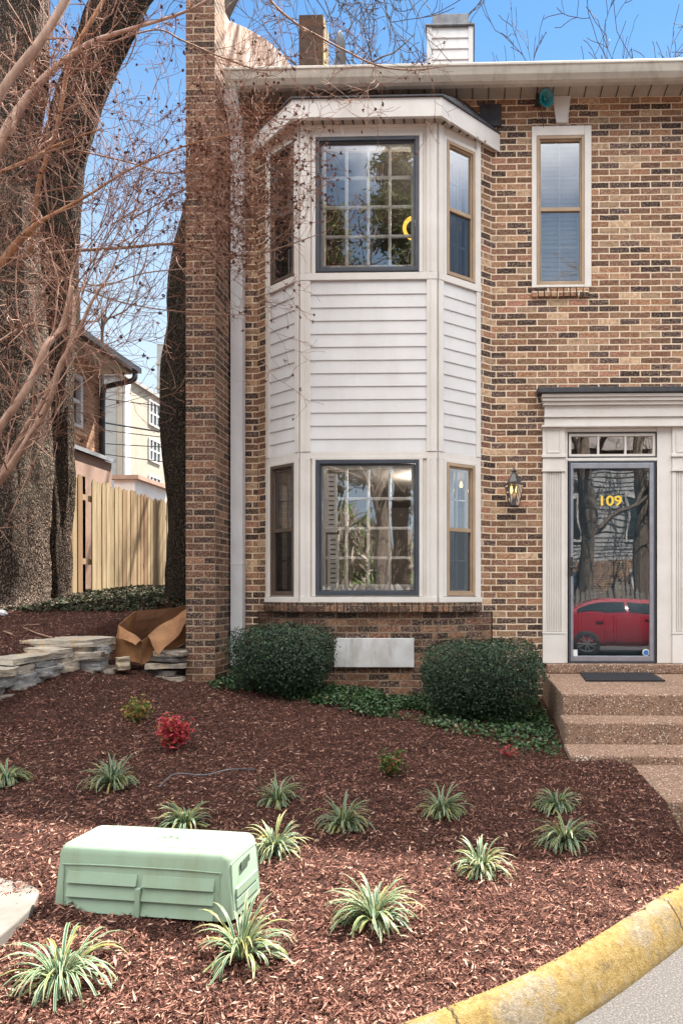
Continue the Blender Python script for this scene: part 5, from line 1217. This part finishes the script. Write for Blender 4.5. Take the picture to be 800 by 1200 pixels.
# bare trees behind the house whose tops show over the roof
def bare(px, py, Y_, dx, seed, label, H=12, lean=0., r0=.2):
    q = U(px, py, Y_); gx = q.x - lean; th = thing('bare_tree', label, 'tree', (gx, Y_, 1.8), 'bare trees behind the roof'); m = MB()
    P = smoothline([(gx, Y_, 1.6, r0), (gx + lean * .3, Y_, q.z * .5, r0 * .7), (q.x, Y_, q.z - 2, r0 * .35)], 5); m.tube([Vector(a[:3]) for a in P], [a[3] for a in P], 8); m.build('trunk', 'bark_dark', th)
    g = Grow(seed)
    for k in range(5): a = g.rg.uniform(.2, 2.9); g.go((q.x, Y_, q.z - 2 - k * .25), (math.cos(a), g.rg.gauss(0, .3), abs(math.sin(a)) + .3), g.rg.uniform(2.6, 3.8), r0 * .26, 1, .2, .2, (2, 4), 7, .008, 0, 4, .58)
    g.m.build('crown', 'twig_grey', th, recalc=False)
bare(430, 60, 11, 0, 31, 'bare tree above the gutter between dish and white chimney', r0=.17)
bare(385, 30, 12.5, 0, 32, 'bare tree rising behind the brick chimney', r0=.17)
bare(590, 130, 12, 0, 33, 'bare tree tips just right of the white chimney')
bare(640, 150, 13, 0, 34, 'bare tree tips above the small upstairs window')
bare(780, 120, 11.5, 0, 35, 'bare tree tips above the roof at the right edge', r0=.15)
# tangle of bare trees beyond the brick house at far left
bare(120, 330, 30, 0, 37, 'distant bare tree beyond the brick house roof', r0=.2)

# ------------------------------------------------------------------ what the windows reflect: street behind the camera
def car(x0, yface):
    CR = thing('parked_car', 'red hatchback car reflected in the glass of the front door', 'car', (x0 + 2.2, yface - .9, 0))
    # stations along x: (x, sill z, belt z, roof z, half width)
    stt = [(0, .42, .78, .80, .72), (.10, .30, .92, .95, .80), (.35, .26, .98, 1.02, .86), (.75, .26, .97, 1.20, .88), (1.3, .26, .94, 1.37, .89), (1.9, .26, .92, 1.42, .89), (2.5, .26, .90, 1.40, .89), (3.0, .26, .88, 1.26, .88), (3.45, .26, .86, .98, .87), (4.0, .26, .76, .82, .84), (4.35, .30, .62, .68, .76), (4.45, .36, .55, .57, .68)]
    sm = smoothline(stt, 4); vs = []; n_ = 0
    for (x, zs_, zb2, zr, w) in sm:
        top = max(.12, w - .28 * (zr - zb2) / .5); sec = [(-w * .92, zs_), (-w, zs_ + .12), (-w * 1.01, (zs_ + zb2) / 2 + .05), (-w * .97, zb2), (-top, zr - .04), (-top * .8, zr), (top * .8, zr), (top, zr - .04), (w * .97, zb2), (w * 1.01, (zs_ + zb2) / 2 + .05), (w, zs_ + .12), (w * .92, zs_)]
        n_ = len(sec); vs += [(x0 + x, yface - .9 + y, z) for y, z in sec]
    ns = len(sm); fs = [(i * n_ + j, i * n_ + (j + 1) % n_, (i + 1) * n_ + (j + 1) % n_, (i + 1) * n_ + j) for i in range(ns - 1) for j in range(n_)] + [tuple(range(n_)), tuple(range((ns - 1) * n_, ns * n_))]
    fin('body', vs, fs, 'car_red', CR, smooth=True)
    def side(x):
        for i in range(ns - 1):
            if sm[i][0] <= x <= sm[i + 1][0]:
                t_ = (x - sm[i][0]) / (sm[i + 1][0] - sm[i][0]); return sm[i] + (sm[i + 1] - sm[i]) * t_
        return sm[-1]
    for sgn in (1, -1):
        for (xa, xb) in ((.62, 1.72), (1.80, 2.95)):
            m = MB(); lo_, hi_ = [], []
            for x in np.linspace(xa, xb, 9):
                _, zs_, zb2, zr, w = side(x); top = max(.12, w - .28 * (zr - zb2) / .5)
                for lst, f_ in ((lo_, .12), (hi_, .86)): zz = zb2 + (zr - .04 - zb2) * f_; yy = w * .97 + (top - w * .97) * f_ + .012; lst.append(Vector((x0 + x, yface - .9 + sgn * yy, zz)))
            for i in range(8): m.quad(lo_[i], lo_[i + 1], hi_[i + 1], hi_[i])
            m.build('side_window', 'car_glass', CR, recalc=False)
        m = MB()
        for xh in (1.05, 2.2): m.wbox(x0 + xh, x0 + xh + .2, yface - .9 + sgn * .885, yface - .9 + sgn * .915, .80, .83)
        m.build_each('door_handle', 'car_red', CR)
        for xw in (.85, 3.55):
            m = MB(); c = (x0 + xw, yface - .9 + sgn * .80, .325); m.lathe(c, [(.22, -.1), (.31, -.1), (.325, -.06), (.325, .09), (.31, .11), (.23, .115)], 28, (0, sgn, 0)); WH = m.build('wheel', 'tyre', CR, smooth=True)
            m = MB(); m.lathe(c, [(.235, .112), (.225, .07), (.215, .05)], 28, (0, sgn, 0)); m.lathe(c, [(.0, .10), (.045, .10), (.05, .06)], 14, (0, sgn, 0))
            for k in range(10): a = 2 * math.pi * k / 10 + (.1 if k % 2 else -.1); m.tube([Vector(c) + Vector((math.cos(a) * .04, sgn * .095, math.sin(a) * .04)), Vector(c) + Vector((math.cos(a) * .225, sgn * .085, math.sin(a) * .225))], .016, 5)
            m.build('rim', 'wheel_alloy', WH)
            m = MB(); m.lathe(c, [(.0, .03), (.37, .03), (.37, .098), (.0, .0981)][:2], 28, (0, sgn, 0)); m.build('wheel_well', 'tyre', CR)
    m = MB(); m.wbox(x0 - .02, x0 + .12, yface - 1.55, yface - 1.2, .72, .85); m.wbox(x0 - .02, x0 + .12, yface - .6, yface - .25, .72, .85); m.build_each('tail_light', 'car_red', CR)
    m = MB(); m.wbox(x0 + 4.30, x0 + 4.42, yface - 1.5, yface - 1.15, .50, .60); m.wbox(x0 + 4.30, x0 + 4.42, yface - .65, yface - .3, .50, .60); m.build_each('headlight', 'glass_clear', CR)
car(1.95, -9.35)
m = MB(); m.quad((-60, -60, .12), (60, -60, .12), (60, -13.2, .12), (-60, -13.2, .12)); tag(m.build('far_verge', 'mulch_base'), kind='structure')
PF = thing('picket_fence', 'weathered grey picket fence reflected behind the red car', 'fence', (4, -14.6, 0)); m = MB(); x = -6.
while x < 12: w = .11; h = 1.85 + random.uniform(-.05, .05) - .25 * abs(math.sin(x * 1.3)); m.extr([(x, -14.6, .1), (x + w, -14.6, .1), (x + w, -14.6, h - .1), (x + w / 2, -14.6, h), (x, -14.6, h - .1)], (0, .02, 0)); x += .16
m.build('pickets', 'grey_picket', PF); m = MB(); m.wbox(-6, 12, -14.66, -14.61, .6, .7); m.wbox(-6, 12, -14.66, -14.61, 1.3, 1.4); m.build_each('rail', 'grey_picket', PF)
OH = thing('opposite_house', 'white sided house with brick ground floor reflected in the front door', 'house', (5, -26, 0))
m = MB(); m.wbox(-1.0, 14, -32, -22.0, 0, 2.8); m.build('brick_wall', 'brick_main', OH)
m = MB(); m.wbox(-1.0, 14, -32, -22.05, 2.803, 7.5); z = 2.8
while z < 7.4: m.extr([(-1, -22.05, z), (-1, -22.01, z), (-1, -22.045, z + .2)], (15, 0, 0)); z += .2
m.build('siding', 'white_siding_far', OH)
for (xa, xb, za, zb3) in ((.5, 1.6, 3.8, 5.6), (3.5, 4.6, 3.8, 5.6), (6.6, 7.7, 3.8, 5.6), (9.6, 10.7, 3.8, 5.6), (.5, 2.2, .7, 2.4), (6.8, 8.4, .7, 2.4)):
    m = MB((0, -22, 0), (1, 0, 0), (0, 1, 0)); m.frame4(xa, xb, za, zb3, .1, -.04, .05); m.box((xa + xb) / 2 - .04, (xa + xb) / 2 + .04, -.04, .04, za + .1, zb3 - .1); W = m.build('window', 'trim_white', OH); m = MB((0, -22, 0), (1, 0, 0), (0, 1, 0)); m.box(xa + .05, xb - .05, -.03, .02, za + .05, zb3 - .05); m.build('pane', 'car_glass', W)
m = MB((0, -22, 0), (1, 0, 0), (0, 1, 0)); m.box(3.6, 4.6, .0, .05, .1, 2.3); m.build('door', 'door_paint', OH)
m = MB(); m.extr([(-1.4, -21.6, 7.5), (-1.4, -27, 10), (-1.4, -32.4, 7.5)], (15.8, 0, 0)); m.build('roof', 'roofing', OH)
def evergreen(x, y, H, seed, label, n=16000, sp=3.0, z0=5.0):
    rg = np.random.default_rng(seed); th = thing('pine_tree', label, 'tree', (x, y, 0), 'pines across the street'); m = MB(); m.tube([(x, y, 0), (x + .15, y, H * .5), (x, y, H)], [.30, .2, .04], 9); C = []
    for k in range(70):
        z = z0 + (H - z0) * rg.random(); L_ = sp * (1.05 - (z - z0) / (H - z0)) * rg.uniform(.6, 1.1); a = rg.uniform(0, 6.28); e = np.array([x + math.cos(a) * L_, y + math.sin(a) * L_, z + rg.uniform(-.2, .6)]); b = np.array([x, y, z]); m.tube([b, (b + e) / 2 + [0, 0, .2], e], [.045, .03, .012], 4)
        t_ = rg.uniform(.3, 1.05, n // 70)[:, None]; C.append(b + (e - b) * t_ + rg.normal(size=(n // 70, 3)) * [.28, .28, .16])
    m.build('trunk', 'bark', th); C = np.concatenate(C); leafcloud('crown', C, rg.normal(size=(len(C), 3)), .30, .07, 'needles', th)
evergreen(-2.4, -17, 17, 41, 'tall pine reflected in the upper bay window, left one'); evergreen(.6, -19, 19, 42, 'tall pine reflected in the upper bay window, right one'); evergreen(-1.0, -22.5, 21, 44, 'tallest pine across the street behind the others', sp=3.6); evergreen(-5.5, -20, 16, 43, 'pine farthest left across the street')
def btree(x, y, H, seed, label, r0=.3):
    th = thing('oak_tree', label, 'tree', (x, y, 0), 'bare trees across the street'); m = MB(); m.tube([(x, y, 0), (x + .1, y, H * .3), (x - .1, y, H * .6)], [r0, r0 * .8, r0 * .5], 10); m.build('trunk', 'bark_far', th); g = Grow(seed)
    for k in range(7): a = g.rg.uniform(0, 6.28); g.go((x, y, H * (.25 + .05 * k)), (math.cos(a), math.sin(a), 1.1), H * .32, r0 * .32, 1, .2, .15, (3, 5), 6, .012, 0, 4, .6)
    g.m.build('crown', 'bark_far', th, recalc=False)
btree(-2.6, -13.5, 13, 51, 'bare tree reflected left in the lower picture window'); btree(3.9, -16.5, 14, 52, 'bare tree reflected in the middle of the front door', .34); btree(-.9, -14.2, 12, 53, 'bare tree reflected right in the lower picture window', .2); btree(6.2, -18, 13, 54, 'bare tree farthest right across the street'); btree(-7, -15, 13, 55, 'bare tree farthest left across the street')

n = 42000; X = rs.uniform(-45, 45, n); Y = rs.uniform(-58, -38, n); Z = rs.uniform(0, 1, n) ** 1.2 * (6 + 1.6 * np.sin(X * .4) + 1.2 * np.sin(X * 1.3)); sp_ = rs.normal(size=(n, 3)) * .5; sp_[:, 2] += 1; nn = rs.normal(size=(n, 3)); nn[:, 1] += 1.5
o = leafcloud('far_woods', np.stack([X, Y, Z], 1), nn, rs.uniform(.8, 2.4, n), rs.uniform(.08, .35, n), 'woods', None, spin=sp_); tag(o, 'far off bare and evergreen woods beyond the houses across the street', 'woods', kind='stuff')
# ------------------------------------------------------------------ light
w = bpy.data.worlds.new('World'); S.world = w; w.use_nodes = True; nt = w.node_tree; nt.nodes.clear()
SA, SE = R(32), R(58.4)
sky = nt.nodes.new('ShaderNodeTexSky'); sky.sky_type = 'NISHITA'; sky.sun_disc = False; sky.sun_elevation = SE; sky.sun_rotation = SA; sky.altitude = 200; sky.air_density = 1.0; sky.dust_density = 0; sky.ozone_density = 1.5
bg = nt.nodes.new('ShaderNodeBackground'); bg.inputs[1].default_value = .055; ou = nt.nodes.new('ShaderNodeOutputWorld')
def wn(t, **k):
    q = nt.nodes.new(t)
    for a, b in k.items():
        if a[0] == '_': setattr(q, a[1:], b)
        else: q.inputs[a].default_value = b
    return q
tc = wn('ShaderNodeTexCoord'); sx = wn('ShaderNodeSeparateXYZ'); nt.links.new(tc.outputs['Generated'], sx.inputs[0])
no = wn('ShaderNodeTexNoise', Scale=2.2, Detail=7, Roughness=.6); nt.links.new(tc.outputs['Generated'], no.inputs['Vector'])
def mr(src, a, b):
    q = wn('ShaderNodeMapRange', _interpolation_type='SMOOTHSTEP'); nt.links.new(src, q.inputs[0]); q.inputs[1].default_value = a; q.inputs[2].default_value = b; return q.outputs[0]
def mul(a, b):
    q = wn('ShaderNodeMath', _operation='MULTIPLY'); nt.links.new(a, q.inputs[0]); nt.links.new(b, q.inputs[1]); return q.outputs[0]
q2_ = wn('ShaderNodeMapRange', _interpolation_type='SMOOTHSTEP'); nt.links.new(sx.outputs[1], q2_.inputs[0]); q2_.inputs[1].default_value = -.12; q2_.inputs[2].default_value = .25; q2_.inputs[3].default_value = 1; q2_.inputs[4].default_value = 0; fl = q2_.outputs[0]
cl = mul(mul(mr(no.outputs['Fac'], .36, .52), mr(sx.outputs[2], .47, .64)), fl)  # unseen bright clouds added overhead and behind camera to light the facade
tint = wn('ShaderNodeMix', _data_type='RGBA', _blend_type='MULTIPLY'); tint.inputs[0].default_value = 1; nt.links.new(sky.outputs[0], tint.inputs[6]); tint.inputs[7].default_value = (.66, .93, 1.0, 1)
cm = wn('ShaderNodeMix', _data_type='RGBA'); nt.links.new(cl, cm.inputs[0]); hz = wn('ShaderNodeMix', _data_type='RGBA'); q_ = wn('ShaderNodeMapRange', _interpolation_type='SMOOTHSTEP'); nt.links.new(sx.outputs[2], q_.inputs[0]); q_.inputs[1].default_value = .22; q_.inputs[2].default_value = .66; q_.inputs[3].default_value = .95; q_.inputs[4].default_value = 0; nt.links.new(q_.outputs[0], hz.inputs[0]); nt.links.new(tint.outputs[2], hz.inputs[6]); hz.inputs[7].default_value = (3.6, 4.4, 5.1, 1); nt.links.new(hz.outputs[2], cm.inputs[6]); cm.inputs[7].default_value = (26.5, 25.8, 24.8, 1); nt.links.new(cm.outputs[2], bg.inputs[0])
nt.links.new(bg.outputs[0], ou.inputs[0])
sd = bpy.data.lights.new('sun', 'SUN'); sd.energy = 5.0; sd.angle = R(.5); sd.color = (1, .93, .84); so_ = bpy.data.objects.new('sun', sd); COL.objects.link(so_)
sv = Vector((math.sin(SA) * math.cos(SE), math.cos(SA) * math.cos(SE), math.sin(SE))); so_.rotation_euler = sv.to_track_quat('Z', 'Y').to_euler(); so_.location = (0, 0, 30)
vs_ = S.view_settings; S.display_settings.display_device = 'sRGB'; vs_.view_transform = 'Standard'; vs_.look = 'None'; vs_.exposure = 2.03; vs_.gamma = 1; vs_.use_curve_mapping = False
S.cycles.max_bounces = 6; S.cycles.transparent_max_bounces = 12
